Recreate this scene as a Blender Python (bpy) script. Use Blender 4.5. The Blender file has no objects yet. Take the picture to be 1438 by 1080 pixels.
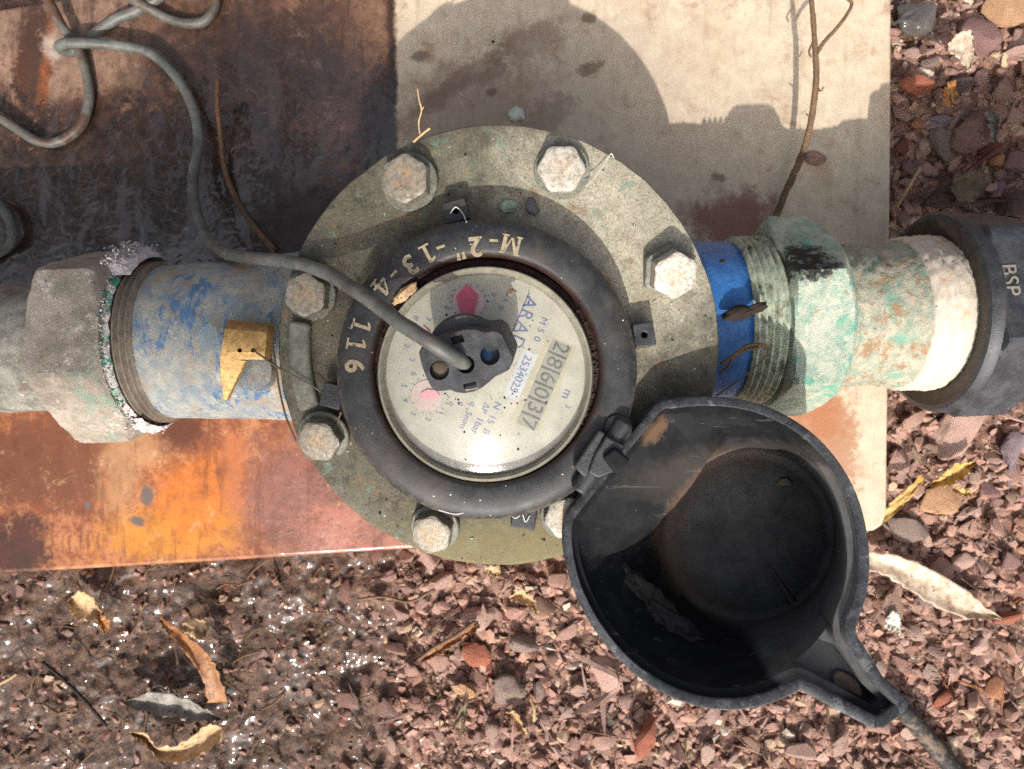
import bpy, bmesh, math, random
import numpy as np
from mathutils import Vector, Matrix, noise as mnoise

random.seed(7)
np.random.seed(7)
S = bpy.context.scene
COL = S.collection
# ------------------------------------------------------------------ camera, sky, sun, exposure
CAMZ = 0.430
F = 997.0
cam_d = bpy.data.cameras.new('camera')
cam = bpy.data.objects.new('camera', cam_d)
COL.objects.link(cam)
cam.location = (0, 0, CAMZ)
cam.rotation_euler = (0, 0, 0)
cam_d.sensor_width = 36.0
cam_d.lens = 36.0 * F / 1438.0
cam_d.clip_start = 0.005
cam_d.clip_end = 200
cam_d.dof.use_dof = True
cam_d.dof.focus_distance = 0.282
cam_d.dof.aperture_fstop = 14.0
S.camera = cam

SUN_DIR = Vector((0.035, 0.722, -0.690)).normalized()      # the way the light travels
elev = math.asin(-SUN_DIR.z)
world = bpy.data.worlds.new('World')
S.world = world
world.use_nodes = True
wn = world.node_tree
wn.nodes.clear()
sky = wn.nodes.new('ShaderNodeTexSky')
sky.sky_type = 'NISHITA'
sky.sun_disc = False
sky.sun_elevation = elev
sky.sun_rotation = math.atan2(-SUN_DIR.x, -SUN_DIR.y)
sky.air_density = 0.7
sky.dust_density = 5.0
sky.ozone_density = 0.6
bg = wn.nodes.new('ShaderNodeBackground')
bg.inputs['Strength'].default_value = 0.135
wo = wn.nodes.new('ShaderNodeOutputWorld')
hazy = wn.nodes.new('ShaderNodeHueSaturation')        # thin high cloud: a paler, less blue sky all over
hazy.inputs['Saturation'].default_value = 0.5
wn.links.new(sky.outputs[0], hazy.inputs['Color'])
wn.links.new(hazy.outputs[0], bg.inputs[0])
wn.links.new(bg.outputs[0], wo.inputs[0])

sun_d = bpy.data.lights.new('sun', 'SUN')
sun_d.energy = 3.3
sun_d.angle = math.radians(0.6)
sun_d.color = (1.0, 0.955, 0.89)
sun = bpy.data.objects.new('sun', sun_d)
COL.objects.link(sun)
sun.rotation_euler = SUN_DIR.to_track_quat('-Z', 'Y').to_euler()
sun.location = (0, -3, 3)

S.view_settings.view_transform = 'Standard'
S.view_settings.look = 'None'
S.view_settings.exposure = 0.72
S.view_settings.gamma = 1.0
S.view_settings.use_curve_mapping = False
S.cycles.use_denoising = False
S.cycles.max_bounces = 6
S.cycles.transparent_max_bounces = 8
S.cycles.sample_clamp_indirect = 4.0
S.cycles.caustics_reflective = False
S.cycles.caustics_refractive = False

# ------------------------------------------------------------------ measuring helpers
def P(px, py, d):
    """the point at depth d (metres from the lens) seen at photo pixel px, py"""
    return Vector(((px - 719.0) * d / F, (540.0 - py) * d / F, CAMZ - d))

SHADE_N = 270
D_FL, D_PIPE, D_PLATE, D_GR = 0.290, 0.340, 0.400, 0.424

# ------------------------------------------------------------------ material helpers
def lin(v):
    v /= 255.0
    return v / 12.92 if v <= 0.04045 else ((v + 0.055) / 1.055) ** 2.4

def C(r, g, b, k=1.0):
    return (lin(r) * k, lin(g) * k, lin(b) * k, 1.0)

class M:
    def __init__(s, name):
        s.m = bpy.data.materials.new(name)
        s.m.use_nodes = True
        s.nt = s.m.node_tree
        s.nt.nodes.clear()
        s.out = s.n('ShaderNodeOutputMaterial')
        s._pos = None
        s._rag = None
    def n(s, t):
        return s.nt.nodes.new(t)
    def put(s, sock, v):
        if isinstance(v, bpy.types.NodeSocket):
            s.nt.links.new(v, sock)
        elif v is not None:
            sock.default_value = v
    @property
    def pos(s):
        if s._pos is None:
            s._pos = s.n('ShaderNodeNewGeometry').outputs['Position']
        return s._pos
    def obj(s):
        return s.n('ShaderNodeTexCoord').outputs['Object']
    def px(s):
        q = s.n('ShaderNodeSeparateXYZ')
        s.put(q.inputs[0], s.pos)
        return q.outputs[0]
    def rnd(s):
        return s.n('ShaderNodeObjectInfo').outputs['Random']
    def attr(s, name):
        a = s.n('ShaderNodeAttribute')
        a.attribute_name = name
        return a.outputs['Fac']
    def noise(s, scale, detail=5, rough=0.6, dist=0.0, w=0.0, vec=None, col=False):
        t = s.n('ShaderNodeTexNoise')
        t.noise_dimensions = '4D'
        s.put(t.inputs['Vector'], vec or s.pos)
        s.put(t.inputs['W'], w)
        t.inputs['Scale'].default_value = scale * (1.0 if col else 2.1)
        t.inputs['Detail'].default_value = detail
        t.inputs['Roughness'].default_value = rough
        t.inputs['Distortion'].default_value = dist
        return t.outputs['Color' if col else 'Fac']
    def vor(s, scale, feature='F1', out='Distance', vec=None, rand=1.0):
        t = s.n('ShaderNodeTexVoronoi')
        t.feature = feature
        s.put(t.inputs['Vector'], vec or s.pos)
        t.inputs['Scale'].default_value = scale
        t.inputs['Randomness'].default_value = rand
        return t.outputs[out]
    def scale(s, sx, sy, sz, vec=None, rot=0.0):
        t = s.n('ShaderNodeMapping')
        s.put(t.inputs['Vector'], vec or s.pos)
        t.inputs['Scale'].default_value = (sx, sy, sz)
        t.inputs['Rotation'].default_value = (0, 0, rot)
        return t.outputs[0]
    def mr(s, f, a, b, c=0.0, d=1.0):
        t = s.n('ShaderNodeMapRange')
        t.interpolation_type = 'SMOOTHSTEP'
        s.put(t.inputs[0], f)
        for i, v in enumerate((a, b, c, d)):
            t.inputs[i + 1].default_value = v
        return t.outputs[0]
    def ramp(s, f, stops, interp='LINEAR'):
        t = s.n('ShaderNodeValToRGB')
        r = t.color_ramp
        r.interpolation = interp
        while len(r.elements) < len(stops):
            r.elements.new(0.5)
        for e, (p, c) in zip(r.elements, stops):
            e.position = p
            e.color = c
        s.put(t.inputs[0], f)
        return t.outputs[0]
    def mix(s, f, a, b, blend='MIX'):
        t = s.n('ShaderNodeMix')
        t.data_type = 'RGBA'
        t.blend_type = blend
        s.put(t.inputs[0], f)
        s.put(t.inputs[6], a)
        s.put(t.inputs[7], b)
        return t.outputs[2]
    def ma(s, op, a, b=None, clamp=False):
        t = s.n('ShaderNodeMath')
        t.operation = op
        t.use_clamp = clamp
        s.put(t.inputs[0], a)
        if b is not None:
            s.put(t.inputs[1], b)
        return t.outputs[0]
    def warp(s, scale, amp, detail=8, w=0.0, vec=None):
        """position pushed about by noise, so that stains have ragged edges"""
        c = s.noise(scale * 1.3, 8, 0.72, 0, w, vec, col=True)
        v = s.n('ShaderNodeVectorMath')
        v.operation = 'SUBTRACT'
        s.put(v.inputs[0], c)
        v.inputs[1].default_value = (0.5, 0.5, 0.5)
        q = s.n('ShaderNodeVectorMath')
        q.operation = 'MULTIPLY_ADD'
        s.put(q.inputs[0], v.outputs[0])
        q.inputs[1].default_value = (amp, amp, 0)
        s.put(q.inputs[2], vec or s.pos)
        return q.outputs[0]
    def spot(s, px, py, rx, ry, rot=0.0, soft=0.5, d=D_PLATE, vec=None, ragged=0.85):
        """1 inside an ellipse on the thing, 0 outside; sizes as measured, in photo pixels at depth d"""
        c = P(px, py, d)
        t = s.n('ShaderNodeMapping')
        t.vector_type = 'TEXTURE'
        s.put(t.inputs['Vector'], vec or s.pos)
        t.inputs['Location'].default_value = (c.x, c.y, c.z)
        t.inputs['Rotation'].default_value = (0, 0, math.radians(rot))
        k = d / F
        t.inputs['Scale'].default_value = (rx * k, ry * k, 0.5)
        l = s.n('ShaderNodeVectorMath')
        l.operation = 'LENGTH'
        s.put(l.inputs[0], t.outputs[0])
        v = l.outputs['Value']
        if ragged:
            if s._rag is None:
                s._rag = s.ma('ADD', s.noise(62, 9, 0.78, w=77), s.ma('MULTIPLY', s.noise(420, 6, 0.7, w=78), 0.35))
            v = s.ma('ADD', v, s.ma('MULTIPLY', s.ma('SUBTRACT', s._rag, 0.675), ragged * 3.2))
        return s.mr(v, 1.0 + soft * .7, 1.0 - soft * .7)
    def bump(s, h, strength=0.4, dist=0.001, normal=None):
        t = s.n('ShaderNodeBump')
        t.inputs['Strength'].default_value = strength
        t.inputs['Distance'].default_value = dist
        s.put(t.inputs['Height'], h)
        if normal is not None:
            s.put(t.inputs['Normal'], normal)
        return t.outputs[0]
    def wetfilm(s, scale=185, dist=.0009):
        """the rounded surface of a water film, for glints"""
        return s.bump(s.noise(scale, 1, 0.4, 0.3, w=91), 1.0, dist)
    def done(s, col, rough=0.7, metal=0.0, normal=None, spec=0.5, coat=None, coat_rough=0.1, coat_normal=None, coat_ior=1.5):
        b = s.n('ShaderNodeBsdfPrincipled')
        s.put(b.inputs['Base Color'], col)
        s.put(b.inputs['Roughness'], rough)
        s.put(b.inputs['Metallic'], metal)
        s.put(b.inputs['Specular IOR Level'], spec)
        if normal is not None:
            s.put(b.inputs['Normal'], normal)
        if coat is not None:
            s.put(b.inputs['Coat Weight'], coat)
            b.inputs['Coat Roughness'].default_value = coat_rough
            b.inputs['Coat IOR'].default_value = coat_ior
            if coat_normal is not None:
                s.put(b.inputs['Coat Normal'], coat_normal)
        s.nt.links.new(b.outputs[0], s.out.inputs[0])
        return s.m

def plain(name, col, rough=0.7, metal=0.0, grime=0.35, scale=300, bump=0.15):
    m = M(name)
    n = m.noise(scale, 6, 0.7)
    n2 = m.noise(scale * 0.15, 4, 0.6, w=3)
    dark = tuple(c * (1 - grime) for c in col[:3]) + (1,)
    lite = tuple(min(1, c * (1 + grime * 0.7)) for c in col[:3]) + (1,)
    c = m.ramp(m.ma('MULTIPLY_ADD', n, 0.6), [(0.15, dark), (0.5, lite)]) if False else m.mix(m.mr(n, 0.3, 0.7), dark, lite)
    c = m.mix(m.mr(n2, 0.45, 0.7), c, dark)
    return m.done(c, rough, metal, m.bump(n, bump, 0.0006))

# ------------------------------------------------------------------ mesh helpers
def mesh(name, verts, faces, smooth=True, sharp=35):
    me = bpy.data.meshes.new(name)
    me.from_pydata([tuple(v) for v in verts], [], faces)
    me.validate()
    bm = bmesh.new()
    bm.from_mesh(me)
    bmesh.ops.recalc_face_normals(bm, faces=bm.faces)
    bm.to_mesh(me)
    bm.free()
    if smooth:
        me.shade_smooth()
        if sharp:
            me.set_sharp_from_angle(angle=math.radians(sharp))
    return me

def origin_of(o):
    p = Vector((0, 0, 0))
    while o is not None:
        p = p + o.location
        o = o.parent
    return p

def ob(name, verts, faces, mat, parent=None, smooth=True, sharp=35, at=None):
    """one mesh object; verts in scene coordinates; origin at its parent or at 'at'"""
    base = origin_of(parent) if parent else Vector((0, 0, 0))
    o0 = Vector(at) if at is not None else base
    me = mesh(name, [Vector(v) - o0 for v in verts], faces, smooth, sharp)
    o = bpy.data.objects.new(name, me)
    COL.objects.link(o)
    o.parent = parent
    o.location = o0 - base
    if mat:
        me.materials.append(mat)
    return o

def tag(o, label, cat, group=None, kind=None):
    o['label'] = label
    o['category'] = cat
    if group:
        o['group'] = group
    if kind:
        o['kind'] = kind
    return o

def thing(name, label, cat, loc, group=None):
    o = bpy.data.objects.new(name, None)
    o.empty_display_size = 0.01
    COL.objects.link(o)
    o.location = loc
    return tag(o, label, cat, group)

def bevel(o, w=0.0004, seg=2, angle=40):
    b = o.modifiers.new('edge', 'BEVEL')
    b.width = w
    b.segments = seg
    b.limit_method = 'ANGLE'
    b.angle_limit = math.radians(angle)
    b.harden_normals = False
    return o

def loft(rings, cap0=True, cap1=True, closed=True):
    v, f = [], []
    n = len(rings[0])
    for r in rings:
        v += list(r)
    for i in range(len(rings) - 1):
        for j in range(n if closed else n - 1):
            k = (j + 1) % n
            f.append((i * n + j, i * n + k, (i + 1) * n + k, (i + 1) * n + j))
    if cap0:
        f.append(tuple(range(n))[::-1])
    if cap1:
        f.append(tuple((len(rings) - 1) * n + j for j in range(n)))
    return v, f

def lathe_z(profile, c, n=96, cap0=False, cap1=False, jit=0.0):
    rings = []
    for r, z in profile:
        ring = []
        for j in range(n):
            a = 2 * math.pi * j / n
            q = 1.0
            if jit:
                q += jit * mnoise.noise(Vector((math.cos(a) * 9, math.sin(a) * 9, z * 400)))
            ring.append(Vector((c[0] + r * q * math.cos(a), c[1] + r * q * math.sin(a), z)))
        rings.append(ring)
    return loft(rings, cap0, cap1)

def catmull(pts, per=8):
    pts = [Vector(p) for p in pts]
    q = [pts[0] * 2 - pts[1]] + pts + [pts[-1] * 2 - pts[-2]]
    out = []
    for i in range(1, len(q) - 2):
        p0, p1, p2, p3 = q[i - 1], q[i], q[i + 1], q[i + 2]
        for k in range(per):
            t = k / per
            out.append(0.5 * ((2 * p1) + (p2 - p0) * t + (2 * p0 - 5 * p1 + 4 * p2 - p3) * t * t + (3 * p1 - p0 - 3 * p2 + p3) * t ** 3))
    out.append(q[-2])
    return out

def tube(pts, r, n=10, per=8, rough=0.0):
    path = catmull(pts, per) if per else [Vector(p) for p in pts]
    rings = []
    up = Vector((0, 0, 1))
    for i, p in enumerate(path):
        t = (path[min(i + 1, len(path) - 1)] - path[max(i - 1, 0)]).normalized()
        s = t.cross(up)
        if s.length < 0.05:
            s = t.cross(Vector((0, 1, 0)))
        s.normalize()
        u = s.cross(t).normalized()
        rr = r(i / (len(path) - 1)) if callable(r) else r
        ring = []
        for j in range(n):
            a = 2 * math.pi * j / n
            q = rr
            if rough:
                q *= 1 + rough * mnoise.noise(Vector((math.cos(a) * 1.5 + p.x * 300, math.sin(a) * 1.5 + p.y * 300, p.z * 300)))
            ring.append(p + s * math.cos(a) * q + u * math.sin(a) * q)
        rings.append(ring)
    return loft(rings, True, True)

def prism(top, bottom):
    """solid between two outlines of the same length"""
    return loft([bottom, top], True, True)

def evaluate(o):
    dg = bpy.context.evaluated_depsgraph_get()
    return bpy.data.meshes.new_from_object(o.evaluated_get(dg))

def cut(o, cutters):
    """cut real holes, then throw the cutters away"""
    mods = []
    for c in cutters:
        md = o.modifiers.new('hole', 'BOOLEAN')
        md.operation = 'DIFFERENCE'
        md.solver = 'EXACT'
        md.object = c
    bpy.context.view_layer.update()
    me = evaluate(o)
    o.modifiers.clear()
    old = o.data
    o.data = me
    for c in cutters:
        bpy.data.objects.remove(c)
    me.shade_smooth()
    me.set_sharp_from_angle(angle=math.radians(35))
    return o

def cyl(c0, c1, r, n=24):
    a = (c1 - c0).normalized()
    s = a.orthogonal().normalized()
    u = a.cross(s)
    ring = lambda c: [c + s * r * math.cos(2 * math.pi * j / n) + u * r * math.sin(2 * math.pi * j / n) for j in range(n)]
    return loft([ring(c0), ring(c1)])

def text_mesh(s, size, extrude=0.0, bold=0.0):
    cu = bpy.data.curves.new('lettering', 'FONT')
    cu.body = s
    cu.size = size
    cu.align_x = 'CENTER'
    cu.align_y = 'CENTER'
    cu.extrude = extrude
    cu.offset = bold
    cu.resolution_u = 4
    t = bpy.data.objects.new('lettering', cu)
    COL.objects.link(t)
    bpy.context.view_layer.update()
    me = evaluate(t)
    bpy.data.objects.remove(t)
    return me

def text(s, at, ang, size, mat, parent, name='lettering', extrude=0.0, bold=0.0, rot=None):
    """lettering centred at point 'at'; size is the font size, ang the reading direction in degrees"""
    me = text_mesh(s, size, extrude, bold)
    me.materials.clear()
    me.materials.append(mat)
    o = bpy.data.objects.new(name, me)
    COL.objects.link(o)
    o.parent = parent
    o.location = Vector(at) - (origin_of(parent) if parent else Vector((0, 0, 0)))
    o.rotation_euler = rot if rot else (0, 0, math.radians(ang))
    return o

# ================================================================== MATERIALS
def mat_plate():
    m = M('stained_sheet')
    w = m.warp(28, 0.030, 6)
    w2 = m.warp(70, 0.014, 6, 4)
    w3 = m.warp(150, 0.006, 5, 8)
    fine = m.noise(420, 6, 0.7)
    mid = m.noise(60, 6, 0.65, w=2)
    big = m.noise(14, 5, 0.6, w=5)
    cream = m.mix(m.mr(mid, 0.35, 0.7), C(208, 190, 164, .8), C(226, 208, 180, .8))
    cream = m.mix(m.mr(big, 0.5, 0.75), cream, C(206, 178, 146, .78))
    cream = m.mix(m.ma('MULTIPLY', m.mr(m.noise(38, 7, 0.7, w=11), 0.52, 0.7), 0.7), cream, C(172, 132, 100, .75))
    cream = m.mix(m.ma('MULTIPLY', m.mr(m.noise(95, 6, 0.75, w=17), 0.60, 0.74), 0.75), cream, C(120, 86, 66, .6))
    # brown streaks across the middle of the cream half
    for a in ((655, 110, 110, 13, 38, .6), (620, 130, 40, 12, 30, .5), (740, 60, 60, 26, 25, .6), (770, 165, 40, 22, 40, .5), (690, 100, 26, 13, 35, .4)):
        cream = m.mix(m.ma('MULTIPLY', m.spot(*a, vec=w2), 0.5), cream, C(126, 92, 72, .65))
    cream = m.mix(m.ma('MULTIPLY', m.mr(m.noise(30, 6, .7, .2, w=131, vec=m.scale(2.0, .3, 1)), .52, .66), .35), cream, C(166, 140, 116, .74))
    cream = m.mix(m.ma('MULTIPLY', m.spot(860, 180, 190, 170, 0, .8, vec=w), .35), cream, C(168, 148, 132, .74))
    cream = m.mix(m.ma('MULTIPLY', m.spot(640, 160, 130, 60, 20, .6, vec=w), 0.5), cream, C(140, 108, 92, .65))
    for a in ((592, 80, 12, 9, 0, .5), (830, 95, 18, 10, 20, .5), (826, 25, 12, 8, 0, .4), (690, 130, 8, 6, 0, .4), (1010, 250, 10, 6, 0, .5)):
        cream = m.mix(m.ma('MULTIPLY', m.spot(*a, vec=w3), .7), cream, C(104, 80, 66, .68))
    cream = m.mix(m.ma('MULTIPLY', m.spot(1030, 310, 60, 40, 0, .6, vec=w2), 0.85), cream, C(142, 86, 62, .7))
    cream = m.mix(m.ma('MULTIPLY', m.spot(1165, 620, 38, 90, 0, .35, vec=w2), 0.9), cream, C(186, 140, 108, .75))
    cream = m.mix(m.ma('MULTIPLY', m.spot(1140, 590, 45, 45, 0, .5, vec=w2), 0.8), cream, C(190, 124, 84, .7))
    # brown left half
    salmon = m.mix(m.mr(mid, 0.3, 0.7), C(136, 108, 90, .66), C(168, 134, 112, .72))
    rust = m.mix(m.mr(mid, 0.35, 0.65), C(102, 70, 54, .6), C(146, 106, 82, .68))
    dark = m.mix(m.mr(m.noise(90, 6, 0.7, w=6), 0.35, 0.65), C(40, 29, 27, .6), C(76, 54, 46, .6))
    left = m.mix(m.spot(90, 50, 130, 120, 0, .35, vec=w), rust, salmon)
    left = m.mix(m.ma('MULTIPLY', m.spot(400, 60, 160, 60, 0, .7, vec=w2), .8), left, C(106, 76, 62, .64))
    left = m.mix(m.ma('MULTIPLY', m.spot(522, 50, 45, 60, 0, .7, vec=w2), .7), left, C(164, 122, 96, .7))
    for a in ((45, 90, 22, 85, -6, .4), (140, 190, 60, 60, 0, .5)):
        left = m.mix(m.spot(*a, vec=w2), left, C(92, 56, 40, .6))
    left = m.mix(m.ma('MULTIPLY', m.spot(60, 120, 9, 70, -8, .5, vec=w3), .9), left, C(150, 84, 44, .7))
    runs = m.mr(m.noise(34, 6, .7, .2, w=121, vec=m.scale(1.6, .16, 1)), .5, .64)
    left = m.mix(m.ma('MULTIPLY', runs, .75), left, C(80, 58, 47, .62))
    left = m.mix(m.ma('MULTIPLY', m.mr(m.noise(90, 8, .78, w=123), .52, .6), .5), left, C(74, 54, 46, .6))
    wet = m.spot(190, 320, 330, 190, 4, .20, vec=w)
    wet = m.ma('MAXIMUM', wet, m.ma('MULTIPLY', m.spot(350, 110, 170, 95, 0, .7, vec=w2), 0.5))
    wet = m.ma('MAXIMUM', wet, m.spot(540, 190, 40, 90, 0, .4, vec=w2))
    wet = m.ma('MULTIPLY', wet, m.mr(m.ma('ADD', m.spot(110, 60, 80, 85, 0, .4, vec=w2), 0.0), 1.0, 0.2))
    left = m.mix(wet, left, dark)
    left = m.mix(m.ma('MULTIPLY', m.spot(440, 190, 100, 50, 0, .5, vec=w2), .6), left, C(134, 92, 76, .65))
    # white scrape where the cable rubs
    left = m.mix(m.ma('MULTIPLY', m.spot(74, 70, 12, 18, 20, .9, vec=w3), .7), left, C(208, 192, 176, .75))
    # the ragged edge at x = 548
    edge = m.n('ShaderNodeSeparateXYZ')
    m.put(edge.inputs[0], m.warp(45, 0.012, 6, 13))
    xe = P(556, 0, D_PLATE).x
    right = m.mr(edge.outputs[0], xe - 0.0012, xe + 0.0018)
    left = m.mix(m.ma('MULTIPLY', m.mr(m.noise(26, 9, .78, w=101), .46, .64), .6), left, C(70, 46, 38, .6))
    left = m.mix(m.ma('MULTIPLY', m.mr(m.noise(44, 9, .78, w=103), .54, .68), .55), left, C(196, 150, 120, .75))
    left = m.mix(wet, left, m.mix(m.mr(m.noise(60, 7, .75, w=105), .3, .7), C(36, 26, 22, .55), C(84, 62, 51, .62)))
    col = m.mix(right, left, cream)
    line = m.ma('MULTIPLY', m.ma('SUBTRACT', 1.0, m.mr(m.ma('ABSOLUTE', m.ma('SUBTRACT', edge.outputs[0], xe - 0.002)), 0.0004, 0.004)), 0.85)
    col = m.mix(line, col, C(58, 40, 32, .6))
    # everything below the pipe on the left: orange rust
    sep = m.n('ShaderNodeSeparateXYZ')
    m.put(sep.inputs[0], m.pos)
    ylow = m.mr(sep.outputs[1], P(0, 500, D_PLATE).y, P(0, 540, D_PLATE).y)
    xlow = m.mr(sep.outputs[0], P(700, 0, D_PLATE).x, P(1000, 0, D_PLATE).x, 1.0, 0.0)
    low = m.ma('MULTIPLY', ylow, xlow)
    ora = m.mix(m.mr(m.noise(55, 9, 0.75, w=21), 0.42, 0.58), C(150, 82, 48, .7), C(196, 128, 84, .75))
    ora = m.mix(m.spot(60, 650, 110, 70, 0, .5, vec=w), ora, C(128, 76, 50, .68))
    ora = m.mix(m.spot(250, 745, 110, 42, 6, .6, vec=w2), ora, C(210, 134, 44, .76))
    ora = m.mix(m.ma('MULTIPLY', m.spot(275, 690, 55, 60, 0, .6, vec=w2), .8), ora, C(212, 118, 34, .8))
    ora = m.mix(m.ma('MULTIPLY', m.spot(168, 668, 26, 56, 0, .9, vec=w2, ragged=1.3), .6), ora, C(196, 150, 104, .74))
    ora = m.mix(m.ma('MULTIPLY', m.spot(205, 625, 42, 26, 0, .5, vec=w3), .6), ora, C(198, 152, 108, .74))
    ora = m.mix(m.spot(255, 600, 35, 35, 0, .6, vec=w3), ora, C(112, 58, 30, .6))
    ora = m.mix(m.spot(430, 700, 100, 90, 0, .5, vec=w), ora, C(156, 100, 82, .7))
    ora = m.mix(m.spot(330, 660, 16, 60, 4, .6, vec=w3), ora, C(190, 112, 66, .75))
    ora = m.mix(m.spot(515, 740, 90, 40, 0, .5, vec=w2), ora, C(190, 124, 100, .75))
    ora = m.mix(m.spot(25, 770, 45, 50, 0, .5, vec=w2), ora, C(82, 48, 38, .6))
    ora = m.mix(m.ma('MULTIPLY', m.mr(m.noise(140, 6, 0.75, w=31), 0.58, 0.72), .85), ora, C(92, 46, 28, .6))
    ora = m.mix(m.ma('MULTIPLY', m.mr(m.noise(210, 6, 0.75, w=35), 0.60, 0.72), .6), ora, C(222, 178, 132, .8))
    ora = m.mix(m.ma('MULTIPLY', m.mr(m.noise(36, 6, .7, .2, w=125, vec=m.scale(1.8, .22, 1)), .52, .62), .5), ora, C(120, 66, 40, .65))
    ora = m.mix(m.ma('MULTIPLY', m.mr(m.noise(24, 9, .78, w=111), .45, .63), .55), ora, C(110, 58, 36, .65))
    ora = m.mix(m.ma('MULTIPLY', m.mr(m.noise(40, 9, .78, w=113), .55, .68), .6), ora, C(214, 170, 128, .8))
    for a in ((207, 695, 9, 14, 0, .4), (194, 732, 12, 7, -10, .4), (123, 710, 4, 7, 20, .4)):
        ora = m.mix(m.spot(*a, vec=w3), ora, C(120, 104, 96, .65))
    for k in range(7):
        ora = m.mix(m.ma('MULTIPLY', m.spot(58 + k * 13 + (k * 7) % 5, 765 - k, 2, 12 + (k * 5) % 9, 0, .6, vec=w3), .4), ora, C(70, 38, 28, .6))
    col = m.mix(low, col, ora)
    # specks
    sp = m.mr(m.noise(520, 3, 0.5, w=41), 0.69, 0.74)
    col = m.mix(m.ma('MULTIPLY', sp, .6), col, C(60, 42, 34, .6))
    col = m.mix(m.mr(fine, 0.25, 0.75, 0.0, 0.16), col, C(60, 44, 36, .6))
    # wet shine on the upper left, damp patch with droplets on the lower right of the rust
    damp = m.ma('MULTIPLY', m.spot(500, 715, 130, 75, 0, .5, vec=w), ylow)
    shiny = m.ma('MAXIMUM', m.ma('MULTIPLY', wet, m.ma('SUBTRACT', 1.0, right)), damp)
    shiny = m.ma('MAXIMUM', shiny, m.ma('MULTIPLY', m.spot(400, 150, 150, 100, 0, .6, vec=w), m.ma('SUBTRACT', 1.0, right)))
    shiny = m.ma('MULTIPLY', shiny, m.ma('SUBTRACT', 1.0, m.ma('MULTIPLY', m.spot(460, 320, 110, 70, 0, .5, vec=w), 0.9)))
    rough = m.mr(shiny, 0.0, 1.0, 0.52, 0.16)
    rip = m.noise(24, 0.6, 0.35, .2, w=51, vec=m.scale(1.0, 0.40, 1.0))
    grain = m.noise(700, 4, 0.6, w=55)
    b1 = m.bump(m.ma('MULTIPLY', rip, shiny), 0.3, 0.001)
    drops = m.mr(m.vor(520), 0.28, 0.1)
    dm = m.ma('MULTIPLY', m.ma('MAXIMUM', damp, m.ma('MULTIPLY', m.spot(400, 150, 80, 60, 0, .6, vec=w), 0.8)), m.mr(m.noise(120, 2, 0.5, w=61), 0.5, 0.62))
    b2 = m.bump(m.ma('MULTIPLY', drops, dm), 0.9, 0.0009, b1)
    b3 = m.bump(m.ma('MULTIPLY', m.ma('ADD', m.ma('MULTIPLY', fine, 0.5), m.ma('MULTIPLY', grain, 0.3)), m.ma('SUBTRACT', 1.0, shiny)), 0.25, 0.0007, b2)
    film = m.bump(m.ma('ADD', m.ma('MULTIPLY', rip, 2.6), m.ma('MULTIPLY', m.noise(95, 1, 0.4, 0.3, w=91), .30)), 1.0, .0026)
    return m.done(col, m.mr(shiny, 0, 1, .52, .3), 0.0, b3, .4, shiny, .07, film, 1.8)

def mat_flange():
    m = M('corroded_bronze')
    n = m.noise(45, 7, 0.7, w=1)
    f = m.noise(520, 5, 0.75, w=2)
    pale = m.spot(880, 290, 170, 200, -42, .6, d=D_FL, vec=m.warp(40, .02), ragged=.5)  # paler patch paints the sunlit crescent into the flange colour
    c = m.mix(m.mr(n, 0.35, 0.68), C(88, 84, 72, .68), C(128, 122, 104, .76))
    c = m.mix(m.ma('MULTIPLY', m.mr(m.noise(30, 7, 0.7, w=5), 0.46, 0.64), .8), c, C(118, 110, 82, .72))
    c = m.mix(m.ma('MULTIPLY', m.mr(m.noise(55, 7, 0.75, w=6), 0.54, 0.64), .8), c, C(70, 70, 60, .62))
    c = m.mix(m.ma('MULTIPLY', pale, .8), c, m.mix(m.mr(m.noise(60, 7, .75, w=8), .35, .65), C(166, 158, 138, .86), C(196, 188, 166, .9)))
    c = m.mix(m.ma('MULTIPLY', m.mr(m.noise(70, 6, 0.7, w=7), 0.56, 0.66), .7), c, C(150, 118, 90, .75))
    c = m.mix(m.ma('MULTIPLY', m.mr(m.noise(50, 6, 0.7, w=9), 0.57, 0.67), .6), c, C(116, 146, 128, .78))
    c = m.mix(m.mr(f, 0.32, 0.60, 0.6, 0.0), c, C(62, 59, 50, .6))
    c = m.mix(m.ma('MULTIPLY', m.mr(m.noise(230, 5, 0.7, w=12), 0.635, 0.68), .85), c, C(190, 184, 160, .85))
    c = m.mix(m.ma('MULTIPLY', m.mr(m.noise(150, 5, 0.7, w=14), 0.62, 0.68), .8), c, C(52, 48, 40, .6))
    c = m.mix(m.ma('MULTIPLY', m.spot(740, 765, 170, 34, 0, .6, d=D_FL, vec=m.warp(40, 0.02)), .6), c, C(136, 124, 82, .75))
    v = m.mr(m.vor(160), 0.08, 0.03)
    c = m.mix(m.ma('MULTIPLY', v, m.mr(m.noise(90, 2, w=3), 0.5, 0.56)), c, C(206, 204, 190, .85))
    h = m.ma('ADD', m.ma('MULTIPLY', f, 0.5), n)
    return m.done(c, 0.72, 0.0, m.bump(h, 0.5, 0.0009), 0.35)

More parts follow.
